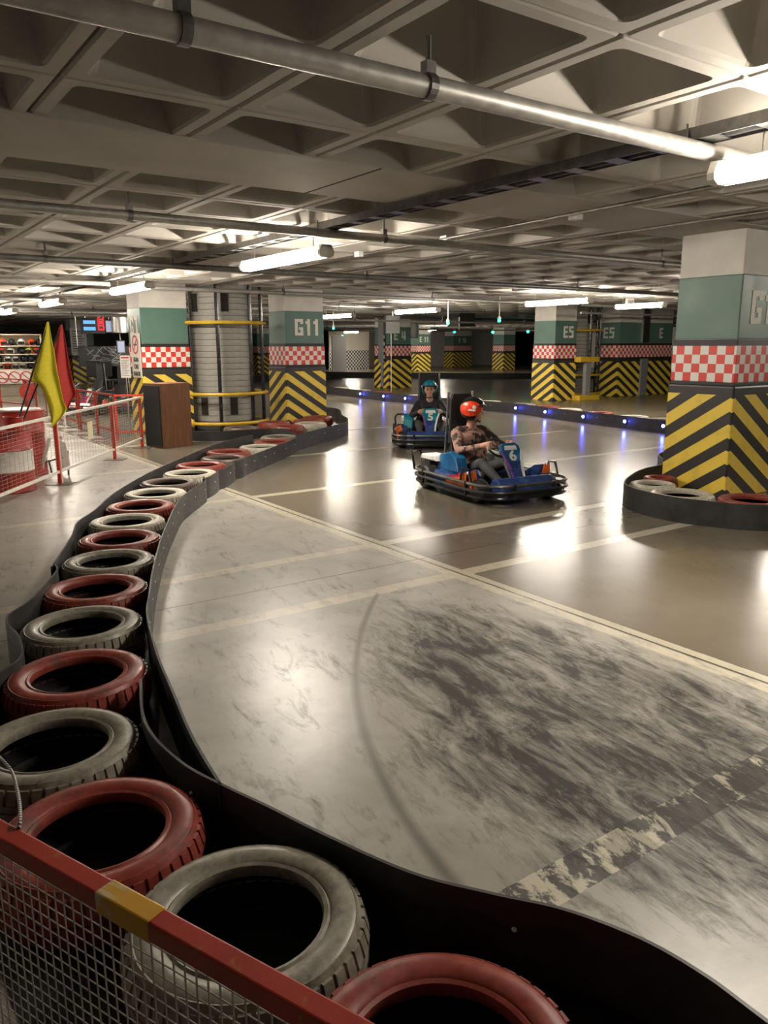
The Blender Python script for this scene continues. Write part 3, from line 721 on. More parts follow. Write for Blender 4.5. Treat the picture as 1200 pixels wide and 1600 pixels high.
# cable tray
tr = thing('cable_tray', 'dark perforated cable tray running above the tube fixtures', 'cable tray', (3.79, -6.0, 2.562))
for s in (-1, 1): MB().box(s*.075-.004, s*.075+.004, 0, 36, 0, .06).build('side_rail', 'steel_dark', tr)
rung = MB().box(-.072, .072, -.05, .05, 0, .006).mesh('rung', 'steel_dark')
for i in range(119): link('rung', rung, tr, (0, .1+i*.3, .002))
MB().tube([(.02, 0, .03), (.03, 18, .03), (.02, 36, .03)], .028, 6).build('cable_bundle', 'rubber_black', tr)
for yy in (8.6, 12.3, 15.9):
    MB().box(-.11, .11, yy-.03, yy+.03, -.04, 0).build('tray_bracket', 'plastic_grey', tr, bevel=.004)
    for s in (-1, 1): MB().tube([(s*.09, yy, -.02), (s*.09, yy, CEIL-2.562)], .006, 6).build('hanger_rod', 'steel_dark', tr)
# green hanging lamps
for i, (q, z_, nm) in enumerate([((521, 513), 2.1, 'beside column G11'), ((535, 525), 2.1, 'beside column G11'), ((700, 505), 2.1, 'over the far track'), ((780, 501), 2.1, 'over the far track'), ((710, 518), 2.1, 'over the far track'), ((770, 519), 2.1, 'over the far track'), ((825, 518), 2.1, 'beside column E5')]):
    p = fl(*q, z_); l = thing('signal_lamp', 'small green signal lamp hanging on a thin rod '+nm, 'lamp', p, 0, 'green signal lamps')
    MB().ball((0, 0, 0), .036 if i in (0, 2, 3) else .055, 12, 8).build('bulb', 'green_bulb', l, smooth=True)
    MB().tube([(0, 0, .05), (0, 0, CEIL-z_)], .012, 6).build('drop_rod', 'white_paint', l)
    MB().lathe([(.001, .04), (.05, .04), (.03, .10), (.001, .10)], 12).build('lamp_cap', 'white_paint', l)
# hanging exit sign
p = on_y(984, 470, 12.6); s = thing('exit_sign', 'small white hanging exit sign box beside the tube fixture', 'sign', p)
MB().box(-.14, .14, -.03, .03, -.11, .11).build('sign_box', 'paper_white', s, bevel=.008)
letters('EXIT', .11, 'ink_dark', s, (0, -.033, -.07), (PI/2, 0, 0), .001, .9)
MB().tube([(0, 0, .11), (0, 0, CEIL-p.z)], .012, 6).build('drop_rod', 'white_paint', s)
# hanging grey monitors near E4
p = on_y(614, 508, 21.0); s = thing('hanging_monitor', 'grey monitor hanging on a pole in front of column E 4', 'monitor', p, -.4)
MB().box(-.28, .22, -.06, .06, -.26, .30).build('monitor_case', 'plastic_grey', s, bevel=.012)
MB().box(-.30, -.25, -.075, .075, -.28, .32).build('monitor_bezel', 'plastic_black', s, bevel=.006)
MB().tube([(-.06, 0, -.26), (-.06, 0, -p.z)], .012, 8).build('floor_pole', 'white_paint', s)
MB().tube([(0, 0, .30), (0, 0, CEIL-p.z)], .02, 6).build('drop_rod', 'steel', s)
p = on_y(648, 515, 27.0); s = thing('hanging_loudspeaker', 'pale horn loudspeaker hanging between columns E 4 and E 11', 'loudspeaker', p)
MB().lathe([(.10, -.36), (.17, -.3), (.18, 0), (.17, .3), (.10, .36)], 20, cap=True).build('speaker_body', 'white_paint', s, smooth=True)
MB().tube([(0, 0, .36), (0, 0, CEIL-p.z)], .02, 6).build('drop_rod', 'steel', s)
p = on_y(722, 482, 21.5); s = thing('duct_box', 'dark ventilation duct box hanging under the ceiling', 'duct', (p.x, p.y, 2.3))
MB().box(-.35, .35, -.3, .3, -.08, .34).build('duct_body', 'steel_dark', s, bevel=.01); MB().box(-.38, .38, -.33, .33, -.1, -.06).build('duct_flange', 'steel_dark', s)
MB().tube([(-.38, -.3, .2), (-.38, -.3, -.25), (-1.6, -.3, -.28)], .03, 8).build('duct_pipe', 'steel', s, smooth=True)

# ================================================================ karts
def rrect(hw, y0, y1, r, z, n=6):
    o = []
    for cx_, cy_, a0 in ((hw-r, y1-r, 0), (-hw+r, y1-r, PI/2), (-hw+r, y0+r, PI), (hw-r, y0+r, 1.5*PI)):
        for k in range(n+1): a = a0+PI/2*k/n; o.append((cx_+r*math.cos(a), cy_+r*math.sin(a), z))
    return o
def kart(loc, heading, label, number, tint='kart_blue', nas='kart_teal', sc=1.0, flame='kart_orange', group='go-karts'):
    """x right of the driver, y forward; heading is a unit (x, y)"""
    t = thing('go_kart', label, 'go-kart', (loc[0], loc[1], 0), math.atan2(heading[1], heading[0])-PI/2, group)
    t.scale = (sc, sc, sc)
    # chassis
    MB().prism([(-.26, -.62), (.26, -.62), (.26, .45), (.17, .74), (-.17, .74), (-.26, .45)], .045, .07, 'xy').build('floor_pan', 'steel_dark', t, bevel=.004)
    fr = MB()
    for s in (-1, 1): fr.tube([(s*.30, -.78, .09), (s*.30, .30, .07), (s*.20, .78, .07)], .016, 8)
    fr.tube([(-.30, -.5, .08), (.30, -.5, .08)], .016, 8); fr.tube([(-.45, .50, .12), (.45, .50, .12)], .014, 8); fr.tube([(-.47, -.52, .135), (.47, -.52, .135)], .018, 8)
    fr.build('chassis_frame', 'steel_dark', t, smooth=True)
    # wraparound bumper rails
    for z_, hw, y0, y1, mat in ((.085, .575, -.84, .84, 'steel_black'), (.150, .585, -.85, .86, 'plastic_black'), (.215, .58, -.845, .85, 'steel_dark')):
        MB().tube(rrect(hw, y0, y1, .30, z_), .017, 8, closed=True).build('bumper_rail', mat, t, smooth=True)
    for a in [(.585, -.45), (.585, .45), (-.585, -.45), (-.585, .45), (.25, .855), (-.25, .855), (.3, -.85), (-.3, -.85)]:
        MB().box(a[0]-.014, a[0]+.014, a[1]-.012, a[1]+.012, .07, .235).build('bumper_post', 'steel_black', t)
    MB().ribbon([(p[0], p[1]) for p in rrect(.55, -.80, .82, .28, 0)[0:15]], .07, .14, .02).build('bumper_skirt', 'plastic_black', t)
    # upright hoops at the corners
    for s in (-1, 1):
        MB().tube([(s*.56, -.70, .20), (s*.57, -.72, .36), (s*.54, -.80, .40), (s*.40, -.86, .40), (s*.30, -.86, .22)], .015, 8).build('rear_hoop', 'steel_black', t, smooth=True)
        MB().tube([(s*.575, .32, .20), (s*.575, .36, .36), (s*.57, .48, .36), (s*.57, .54, .20)], .013, 8).build('front_hoop', 'chrome' if s < 0 else 'steel_black', t, smooth=True)
    # wheels
    for wx, wy, r, wd in ((.46, -.52, .135, .17), (-.46, -.52, .135, .17), (.44, .50, .125, .12), (-.44, .50, .125, .12)):
        wh = MB().lathe([(r*.5, -wd/2), (r*.86, -wd/2), (r, -wd/2+.022), (r, wd/2-.022), (r*.86, wd/2), (r*.5, wd/2)], 28, axis='x', close=True).build('wheel', 'rubber_black', t, (wx, wy, r), smooth=True)
        MB().lathe([(.001, -wd*.3), (r*.5, -wd*.44), (r*.52, 0), (r*.5, wd*.44), (.001, wd*.3)], 16, axis='x').build('hub', 'steel', wh, smooth=True)
    # nose
    MB().prism([(.50, .09), (.60, .26), (.68, .27), (.80, .17), (.83, .09)], -.36, .36, 'yz').build('nose_fairing', tint, t, bevel=.025, seg=3)
    # side pods
    for s in (-1, 1):
        b = MB(); sec = []
        for y_, xi, xo, zt in ((-.36, .30, .50, .20), (-.30, .29, .545, .26), (.0, .29, .55, .235), (.22, .30, .55, .25), (.36, .33, .54, .33), (.42, .38, .53, .30)):
            sec.append([(s*xi, y_, .09), (s*xi, y_, zt-.04), (s*(xi+.04), y_, zt), (s*(xo-.04), y_, zt), (s*xo, y_, zt-.05), (s*xo, y_, .09)])
        vs = [p for q in sec for p in q]; fs = []
        for i in range(len(sec)-1):
            for k in range(6): fs.append((i*6+k, i*6+(k+1) % 6, i*6+6+(k+1) % 6, i*6+6+k))
        fs += [tuple(range(6)), tuple((len(sec)-1)*6+k for k in range(5, -1, -1))]
        pod = b.add(vs, fs).build('side_pod', tint, t, bevel=.012)
        MB().prism([(.40, .14), (.52, .10), (.54, .30), (.46, .345)] if s > 0 else [(-.40, .14), (-.52, .10), (-.54, .30), (-.46, .345)], .425, .435, 'xz').build('flame_panel', flame, pod, bevel=.003)
        MB().prism([(.41, .335), (.30, .275), (.05, .20), (-.05, .15), (.10, .12), (.40, .12)], s*.551, s*.556, 'yz').build('flame_panel', flame, pod)
        MB().prism([(.33, .325), (.22, .268), (.02, .243), (.12, .226), (.34, .27)], s*.553, s*.558, 'yz').build('flame_tip', 'kart_red', pod)
    # steering fairing with number
    nz = Matrix.Translation((0, .57, .22)) @ Matrix.Rotation(math.radians(30), 4, 'X')
    def shield(b, poly, d0, d1):
        k = len(b.v); b.prism(poly, d0, d1, 'xz')
        for i in range(k, len(b.v)): b.v[i] = tuple(nz @ Vector(b.v[i]))
        return b
    na = shield(MB(), [(-.06, 0), (.06, 0), (.066, .12), (.092, .24), (.124, .32), (.118, .385), (.075, .42), (-.075, .42), (-.118, .385), (-.124, .32), (-.092, .24), (-.066, .12)], -.012, .028).build('steering_fairing', nas, t, bevel=.008)
    for s in (-1, 1):
        shield(MB(), [(s*.052, .0), (s*.075, .01), (s*.090, .12), (s*.114, .24), (s*.142, .325), (s*.122, .335), (s*.088, .24), (s*.062, .12)], .022, .040).build('fairing_edge', 'kart_white' if s < 0 else 'kart_purple', na)
    shield(MB(), [(-.080, .335), (.080, .335), (.072, .385), (-.072, .385)], .029, .034).build('name_strip', 'kart_white', na)
    shield(MB(), [(-.052, .01), (.052, .01), (.058, .12), (.075, .20), (-.075, .20), (-.058, .12)], .029, .033).build('fairing_foot', tint, na)
    nm = letters(number, .16, 'kart_white', na, (0, 0, 0), (0, 0, 0), .005, 1.15, 'number')
    nm.matrix_local = nz @ Matrix.Translation((0, .031, .215)) @ Matrix.Rotation(PI, 4, 'Z') @ Matrix.Rotation(PI/2, 4, 'X')
    # steering wheel and column
    st = MB(); n = 20
    sm = Matrix.Translation((0, .20, .52)) @ Matrix.Rotation(math.radians(-38), 4, 'X')
    st.tube([tuple(sm @ Vector((.135*math.cos(2*PI*k/n), .0+.135*math.sin(2*PI*k/n), 0))) for k in range(n)], .014, 8, closed=True)
    wheel = st.build('steering_wheel', 'plastic_black', t, smooth=True)
    sp_ = MB()
    for a in (0, 2.1, 4.2): sp_.tube([tuple(sm @ Vector((0, 0, 0))), tuple(sm @ Vector((.135*math.cos(a), .135*math.sin(a), 0)))], .010, 6)
    sp_.tube([tuple(sm @ Vector((0, 0, 0))), (0, .50, .12)], .012, 8); sp_.build('spokes', 'steel_dark', wheel)
    # seat and tall headrest
    seat = MB(); sec = []
    for (y_, z_, hw, lip) in ((.02, .13, .17, .05), (-.14, .10, .19, .10), (-.30, .11, .20, .17), (-.40, .22, .20, .15), (-.46, .42, .19, .09), (-.50, .62, .165, .04)):
        sec.append([(-hw-.012, y_-.0, z_+lip), (-hw+.03, y_, z_+.015), (0, y_, z_), (hw-.03, y_, z_+.015), (hw+.012, y_, z_+lip)])
    k = len(sec); vs = [p for q in sec for p in q]; vs2 = [(a*1.02, b-.022, c_-.022) for a, b, c_ in vs]; fs = []
    for i in range(k-1):
        for j in range(4): fs.append((i*5+j, i*5+j+1, i*5+6+j, i*5+5+j)); fs.append(tuple(x+len(vs) for x in (i*5+5+j, i*5+6+j, i*5+j+1, i*5+j)))
    rim = [j for j in range(5)]+[i*5+4 for i in range(1, k)]+[(k-1)*5+j for j in range(3, -1, -1)]+[i*5 for i in range(k-2, 0, -1)]
    for i in range(len(rim)): a, b = rim[i], rim[(i+1) % len(rim)]; fs.append((a, b, b+len(vs), a+len(vs)))
    seat.add(vs+vs2, fs).build('seat', 'plastic_black', t, smooth=True)
    MB().prism([(-.17, .50), (.17, .50), (.155, 1.0), (.12, 1.08), (-.12, 1.08), (-.155, 1.0)], -.60, -.555, 'xz').build('headrest', 'grille_cloth', t, bevel=.012)
    for s in (-1, 1): MB().tube([(s*.20, -.62, .08), (s*.185, -.61, .6), (s*.165, -.60, 1.10)], .014, 8).build('headrest_post', 'steel' if s < 0 else 'steel_dark', t, smooth=True)
    # engine, tank, rear covers
    en = MB().box(.20, .42, -.78, -.58, .10, .30).build('engine', 'steel_dark', t, bevel=.015)
    for i in range(5): MB().box(.19, .43, -.79+i*.045, -.775+i*.045, .14, .33).build('cooling_fin', 'steel', en)
    MB().prism([(-.42, .25), (.02, .24), (-.03, .40), (-.14, .47), (-.36, .42)], .27, .42, 'yz').build('fuel_tank', nas, t, bevel=.02)
    MB().prism([(-.72, .33), (-.34, .33), (-.40, .385), (-.70, .385)], .25, .47, 'yz').build('rear_cover', 'kart_white', t, bevel=.015)
    MB().prism([(-.72, .27), (-.20, .27), (-.24, .37), (-.66, .385)], -.47, -.25, 'yz').build('rear_cover', 'kart_white' if tint == 'kart_blue' else 'plastic_black', t, bevel=.015)
    MB().prism([(-.70, .14), (-.38, .14), (-.42, .33), (-.68, .33)], -.45, -.26, 'yz').build('battery_box', 'plastic_black', t, bevel=.012)
    for s in (-1, 1): MB().box(s*.12-.03, s*.12+.03, .58, .60, .08, .22).build('pedal', 'steel', t, bevel=.004)
    return t

# ---------------------------------------------------------------- drivers
def person(loc, heading, label, head_turn, mats, sc=1.0, hands_y=.17, lean=0.0):
    """seated driver, body grown as one remeshed surface; mats = (torso/sleeves, trousers, forearm)"""
    t = thing('person', label, 'person', (loc[0], loc[1], 0), math.atan2(heading[1], heading[0])-PI/2)
    t.scale = (sc, sc, sc)
    prims = []
    def cap(a, b, ra, rb, m_): prims.append((Vector(a), Vector(b), ra, rb, m_))
    # torso
    cap((0, -.25, .20), (0, -.30, .36), .135, .130, 0); cap((-.06, -.25, .20), (.06, -.25, .20), .125, .125, 1)
    cap((-.07, -.31, .38), (.07, -.31, .38), .11, .11, 0); cap((-.085, -.34, .54), (.085, -.34, .54), .115, .115, 0)
    cap((-.15, -.35, .62), (.15, -.35, .62), .065, .065, 0)
    hc = Vector((0, -.30+lean, .83)); M = Matrix.Translation(hc) @ Matrix.Rotation(head_turn, 4, 'Z')
    cap((0, -.345, .64), M @ Vector((0, -.01, -.06)), .055, .052, 2)
    # head
    cap(M @ Vector((0, -.015, .045)), M @ Vector((0, .0, .03)), .088, .085, 2); cap(M @ Vector((0, .02, -.02)), M @ Vector((0, .035, -.06)), .070, .050, 2)
    cap(M @ Vector((0, .082, .022)), M @ Vector((0, .106, -.012)), .009, .016, 2); cap(M @ Vector((-.03, .075, .035)), M @ Vector((.03, .075, .035)), .014, .014, 2)
    cap(M @ Vector((0, .055, -.085)), M @ Vector((0, .06, -.078)), .024, .024, 2)
    for s in (-1, 1):
        cap(M @ Vector((s*.05, .05, -.01)), M @ Vector((s*.052, .045, -.02)), .03, .026, 2)
        cap(M @ Vector((s*.088, -.005, .015)), M @ Vector((s*.09, -.008, -.02)), .018, .014, 2)
        sh = Vector((s*.185, -.345, .60)); el = Vector((s*.29, -.12, .44)); wr = Vector((s*.175, hands_y-.06, .515))
        cap(sh, el, .066, .05, 0); cap(el, wr, .048, .032, 3)
        hd = Vector((s*.145, hands_y, .53))
        cap(wr, hd, .030, .036, 2); cap(hd, hd+Vector((-s*.004, .03, .01)), .034, .032, 2)
        # four fingers round the rim, thumb over the top
        for k in range(4):
            o = hd+Vector((s*.012, .035, .030-.021*k)); L = (.030, .036, .033, .026)[k]
            a = o+Vector((-s*.004, L, .0)); b = a+Vector((-s*.028, -.004, -.004)); c_ = b+Vector((-s*.010, -.026, -.002))
            cap(o, a, .0105, .0100, 2); cap(a, b, .0100, .0095, 2); cap(b, c_, .0095, .0085, 2)
        a = hd+Vector((-s*.022, .006, .028)); b = a+Vector((-s*.022, .026, .012)); cap(hd+Vector((0, 0, .012)), a, .014, .0125, 2); cap(a, b, .0125, .010, 2)
        hip = Vector((s*.09, -.22, .20)); kn = Vector((s*.19, .16, .34)); an = Vector((s*.14, .47, .155))
        cap(hip, kn, .082, .060, 1); cap(kn, an, .058, .040, 1)
        cap(an, an+Vector((0, .02, -.045)), .042, .040, 4); cap(an+Vector((0, .0, -.045)), an+Vector((s*.01, .14, -.015)), .038, .030, 4)
    b = MB()
    for a, c_, ra, rb, m_ in prims:
        d = c_-a; L = d.length; d = d/L if L > 1e-6 else Vector((0, 0, 1))
        pts = []; rs = []
        for k in range(5): th = PI/2*(1-k/5); pts.append(a-d*ra*math.sin(th)); rs.append(max(ra*math.cos(th), 1e-4))
        for u_ in np.linspace(0, 1, 4): pts.append(a+d*L*float(u_)); rs.append(ra+(rb-ra)*float(u_))
        for k in range(1, 6): th = PI/2*k/5; pts.append(c_+d*rb*math.sin(th)); rs.append(max(rb*math.cos(th), 1e-4))
        b.tube(pts, rs, 14)
    me = b.mesh('raw', None); tmp = bpy.data.objects.new('raw', me); C.objects.link(tmp)
    r = tmp.modifiers.new('r', 'REMESH'); r.mode = 'VOXEL'; r.voxel_size = .0075; sm_ = tmp.modifiers.new('s', 'SMOOTH'); sm_.iterations = 4; sm_.factor = .5
    dg = bpy.context.evaluated_depsgraph_get(); dg.update()
    body = bpy.data.meshes.new_from_object(tmp.evaluated_get(dg)); bpy.data.objects.remove(tmp); body.name = 'body'
    body.materials.clear()
    for k in mats: body.materials.append(MATS[k])
    # one material per body region: the nearest limb decides
    n = len(body.polygons); cen = np.empty(n*3); body.polygons.foreach_get('center', cen); cen = cen.reshape(-1, 3)
    best = np.full(n, 1e9); idx = np.zeros(n, int)
    for a, c_, ra, rb, m_ in prims:
        A_ = np.array(a); D_ = np.array(c_-a); L2 = max(D_ @ D_, 1e-9); tt = np.clip(((cen-A_) @ D_)/L2, 0, 1)
        dist = np.linalg.norm(cen-A_-tt[:, None]*D_, axis=1)-(ra+(rb-ra)*tt); mk = dist < best; best[mk] = dist[mk]; idx[mk] = m_
    body.polygons.foreach_set('material_index', idx.astype(np.int32)); body.polygons.foreach_set('use_smooth', np.ones(n, bool))
    link('body', body, t)
    for s in (-1, 1):
        e = MB().ball((0, 0, 0), (.013, .008, .008), 10, 6).build('eye', 'eye_dark', t, smooth=True); e.matrix_local = M @ Matrix.Translation((s*.032, .088, .018))
        e = MB().ball((0, 0, 0), (.020, .008, .005), 10, 6).build('eyebrow', 'eye_dark', t, smooth=True); e.matrix_local = M @ Matrix.Translation((s*.032, .088, .040))
    e = MB().ball((0, 0, 0), (.026, .008, .008), 10, 6).build('mouth', 'lip', t, smooth=True); e.matrix_local = M @ Matrix.Translation((0, .082, -.050))
    return t, M
def helmet_shell(r, front_cut=True, mat='helmet_teal', name='helmet', open_low=-.35):
    """open-face shell; +y is the face"""
    b = MB(); nu, nv = 32, 22; keep = []; vs = []
    for j in range(nv+1):
        be = -PI/2+PI*j/nv
        for k in range(nu):
            a = 2*PI*k/nu; vs.append((r[0]*math.cos(be)*math.cos(a), r[1]*math.cos(be)*math.sin(a), r[2]*math.sin(be)))
    fs = []
    for j in range(nv):
        for k in range(nu):
            q = (j*nu+k, j*nu+(k+1) % nu, (j+1)*nu+(k+1) % nu, (j+1)*nu+k); c_ = sum((Vector(vs[i]) for i in q), Vector())/4
            zz = c_.z/r[2]; az = abs(math.atan2(c_.x, c_.y))
            if zz < -.82: continue
            if front_cut and az < 1.05 and zz < .30: continue
            fs.append(q)
    b.add(vs, fs)
    me = bpy.data.meshes.new(name); me.from_pydata(b.v, [], b.f); bm = bmesh.new(); bm.from_mesh(me)
    bmesh.ops.delete(bm, geom=[v for v in bm.verts if not v.link_faces], context='VERTS'); bmesh.ops.remove_doubles(bm, verts=bm.verts, dist=1e-5)
    bmesh.ops.recalc_face_normals(bm, faces=bm.faces)
    bmesh.ops.solidify(bm, geom=bm.faces[:], thickness=.014)
    for f in bm.faces: f.smooth = True
    bm.to_mesh(me); bm.free(); me.materials.append(MATS[mat]); return me
def wear_helmet(t, M, mat, logo=None):
    h = link('helmet', helmet_shell((.128, .145, .138), True, mat), t); h.matrix_local = M @ Matrix.Translation((0, -.012, .035))
    tr_ = MB(); pts = []
    for k in range(13):
        a = -1.05+2.1*k/12; pts.append((.130*math.sin(a), .146*math.cos(a)*.985, .138*.30+.004))
    MB().tube(pts, .008, 6).build('brow_trim', 'rubber_black', h, smooth=True)
    for s in (-1, 1):
        e = MB().lathe([(.001, 0), (.022, 0), (.020, .008), (.001, .010)], 12, axis='x').build('strap_button', 'kart_white', h, (s*.123, .03, .03)); e.scale = (s, 1, 1)
    MB().tube([(-.11, .05, -.09), (-.06, .085, -.135), (0, .095, -.148), (.06, .085, -.135), (.11, .05, -.09)], .007, 6).build('chin_strap', 'rubber_black', h, smooth=True)
    return h
def face_cam(deg):                     # heading that points at the viewer, turned by deg towards picture right
    a = math.radians(deg); v = -_F*math.cos(a)+_R*math.sin(a); return (v[0], v[1])
K6 = (5.68, 6.16); H6 = face_cam(27)
K2 = (7.80, 9.85); H2 = face_cam(-2)
kart(K6, H6, 'blue go-kart number 6 with orange flames cornering beside column G12', '6', nas='kart_cyan', sc=.95)
kart(K2, H2, 'teal-fronted go-kart with orange side panels approaching behind kart 6', '5')
pt, M = person(K6, H6, 'person in red and black helmet and mottled brown top steering kart 6', math.radians(52), ('camo_cloth', 'trousers_grey', 'skin', 'camo_cloth', 'shoe_white'))
h6 = wear_helmet(pt, M, 'helmet_black')
for s in (-1, 1):
    pa = []
    hm = MB(); nu = 16
    vs = [(s*.131*math.cos(0), 0, .02)]
    # red side patch following the shell
    patch = MB(); grid = []
    for i in range(9):
        for j in range(9):
            u_ = -1+2*i/8; v_ = -1+2*j/8; k_ = math.sqrt(1-v_*v_*.5); uu = u_*math.sqrt(max(0, 1-v_*v_*.55)); vv = v_*math.sqrt(max(0, 1-u_*u_*.45))
            az = .12-uu*.95; be = vv*.62+.12
            grid.append((s*.1305*math.cos(be)*math.cos(az), -.1475*math.cos(be)*math.sin(az)*-1*-1, .1405*math.sin(be)))
    fs = [(i*9+j, i*9+j+1, (i+1)*9+j+1, (i+1)*9+j) for i in range(8) for j in range(8)]
    patch.add(grid, fs).build('side_patch', 'helmet_red', h6, smooth=True)
    MB().prism([(-.045, -.004), (-.03, .012), (.05, .004), (.035, -.012)], s*.131, s*.137, 'yz').build('white_flash', 'kart_white', h6)
pt, M = person(K2, H2, 'person in teal helmet and dark jacket driving the second kart', math.radians(-4), ('jacket_dark', 'trousers_grey', 'skin', 'jacket_dark', 'shoe_white'))
h2 = wear_helmet(pt, M, 'helmet_teal')
# parked karts in the pits
kart((5.3, 19.2), (-.9, -.4), 'parked kart with orange pods behind the red pit fence', '8', 'kart_red', 'plastic_black')
kart((5.5, 22.0), (-.95, -.3), 'parked kart further back among the pit fences', '3', 'kart_red', 'plastic_black')
kart((7.6, 24.0), (-.9, -.45), 'parked kart in front of the dark workshop banner', '4', 'plastic_black', 'plastic_black')

# ================================================================ loudspeaker cabinet
pa = fl(258, 701); pb = fl(300, 696); pc = fl(226, 696)
t = thing('loudspeaker_cabinet', 'wooden floor loudspeaker with black grille beside the ventilation shaft', 'loudspeaker', pa)
d = Vector((pb.x-pa.x, pb.y-pa.y, 0)).normalized(); ang = math.atan2(d.y, d.x); t.rotation_euler = (0, 0, ang)
LH = .99
MB().box(0, .52, .0, .46, 0, LH).build('cabinet_body', 'wood_veneer', t, bevel=.006)
MB().box(-.022, 0, .0, .46, 0, LH).build('front_frame', 'wood_trim', t, bevel=.005)
MB().box(-.040, -.022, .02, .44, .03, LH-.03).build('grille', 'grille_cloth', t, bevel=.006)

# ================================================================ fences
def wire_panel(b, L, z0, z1, sx, sz, r):
    n = int(L/sx)
    for i in range(1, n): b.box(i*L/n-r, i*L/n+r, -r, r, z0, z1)
    k = int((z1-z0)/sz)
    for i in range(1, k): z_ = z0+(z1-z0)*i/k; b.box(0, L, -r*.8+r, r*.8+r, z_-r, z_+r)
    return b
def fence(p0, p1, label, top, bot, rail_mat, post_mat, posts, step, wire='wire_grey', group=None, tsec=.03, cat='fence', bot_mat=None, wr=.0013, feet=True):
    p0 = Vector((*p0, 0)); p1 = Vector((*p1, 0)); d = p1-p0; L = d.length
    t = thing('mesh_fence', label, cat, p0, math.atan2(d.y, d.x), group)
    h = tsec/2
    MB().box(0, L, -h, h, top-tsec, top).build('top_rail', rail_mat, t, bevel=.003)
    MB().box(0, L, -h, h, bot, bot+tsec).build('bottom_rail', bot_mat or rail_mat, t, bevel=.003)
    for u_ in posts:
        MB().box(u_*L-.025, u_*L+.012, -h-.004, h+.004, 0, top-tsec).build('post', post_mat, t, bevel=.003)
        MB().box(u_*L+.012, u_*L+.030, -h-.002, h+.002, .0, top-tsec).build('post_edge', rail_mat, t)
        if feet: MB().box(u_*L-.10, u_*L+.10, -.14, .14, 0, .008).build('foot_plate', 'steel_dark', t)
    wire_panel(MB(), L, bot+tsec, top-tsec, step[0], step[1], wr).build('wire_mesh', wire, t)
    return t
fence((.62, 7.33), (3.89, 12.15), 'low fence with white rails and red posts along the walkway', .79, .13, 'white_paint', 'red_paint', (.08, .428, .764, .992), (.10, .036), 'wire_grey', wr=.0012)
o = MB().box(-.085, .085, -.002, .002, -.11, .11)
q = on_p(140, 672, (2.62, 10.28)); pp = o.build('paper_sheet', 'paper_yellow', None, (q.x, q.y-.03, q.z)); pp.rotation_euler = (0, 0, math.atan2(1.62, 1.1)); tag(pp, 'plain cream paper sheet tied to the white railed fence', 'paper')
for i, (a, b) in enumerate((((3.86, 13.35), (3.80, 15.6)), ((3.80, 15.65), (3.8, 18.2)), ((3.8, 18.25), (3.95, 21.2)), ((3.95, 21.25), (3.2, 24.0)))):
    fence(a, b, 'red pit fence panel '+['nearest column G7', 'behind the red flag', 'beside the red paddle sign', 'under the helmet shelves'][i], .76, .12, 'red_paint', 'red_paint', (.02, .5, .98), (.09, .05), 'wire_grey', 'red pit fence panels', feet=False)
fence((3.86, 13.35), (4.55, 13.1), 'short red fence panel closing off column G7', .76, .12, 'red_paint', 'red_paint', (.98,), (.09, .05), 'wire_grey', feet=False)
# near red railing
r0 = fl(0, 1278, .78); r1 = fl(590, 1600, .78); d = (r1-r0).normalized(); A0 = r0-d*.75; L = (r1-r0).length+1.2
t = thing('red_railing', 'red painted steel railing with a yellow patch and wire mesh beside the tyres', 'railing', (A0.x, A0.y, 0), math.atan2(d.y, d.x))
t_ = NT('red_gloss'); c = t_.coord(); n = t_.noise(c, 30, 5, .6)
t_.set(col=t_.mix(t_.rng(n, .62, .70), t_.mix(t_.rng(t_.noise(c, 6, 4), .3, .7), (.40, .035, .02), (.50, .05, .03)), (.44, .13, .03)), rough=.42)
t_ = NT('yellow_patch'); c = t_.coord(); n = t_.noise(t_.mapping(c, (10, 60, 10)), 2.2, 5, .6); xx = t_.sep(c)[0]
f_ = t_.math('MULTIPLY', t_.rng(n, .5, .6), t_.rng(xx, .0, .05, 1.0, 0.0))
t_.set(col=t_.mix(f_, (.70, .38, .03), (.6, .57, .45)), rough=.45)
MB().box(0, L, -.032, 0, .748, .78).build('top_rail', 'red_gloss', t, bevel=.003)
q0 = (fl(180, 1372, .78)-A0).dot(d); q1 = (fl(268, 1413, .78)-A0).dot(d)
yp = MB().box(0, q1-q0, -.0332, .0012, .7468, .7812).build('yellow_patch', 'yellow_patch', t, (q0, 0, 0), bevel=.003)
MB().box(0, L, -.032, 0, .08, .112).build('bottom_rail', 'red_gloss', t, bevel=.003)
for u_ in (.04, L-.06): MB().box(u_-.016, u_+.016, -.031, -.001, 0, .748).build('post', 'red_gloss', t, bevel=.003)
wp = MB(); wire_panel(wp, L, .112, .748, .022, .022, .0010); wp.v = [(a, b-.016, c_) for a, b, c_ in wp.v]; wp.build('wire_mesh', 'wire_grey', t)
# striped cord tied to the rail
cp = [Vector(fl(q[0], q[1], z_)) for q, z_ in (((-14, 1172), .66), ((2, 1186), .68), ((18, 1205), .70), ((27, 1235), .735), ((31, 1262), .77), ((31, 1284), .786), ((28, 1300), .775))]
t_ = NT('cord_stripes'); c = t_.coord(); x_, y_, z_ = t_.sep(c)
f_ = t_.math('GREATER_THAN', t_.math('FRACT', t_.math('MULTIPLY', t_.math('ADD', t_.math('ADD', y_, z_), x_), 90)), .5)
t_.set(col=t_.mix(f_, (.03, .03, .03), (.55, .54, .52)), rough=.6)
cs = spline(cp, 6); c0 = cs[0].copy(); cord = MB().tube([p-c0 for p in cs], .0032, 8).build('tied_cord', 'cord_stripes', None, c0, smooth=True)
tag(cord, 'thin black and white striped cord tied over the red railing', 'cord')

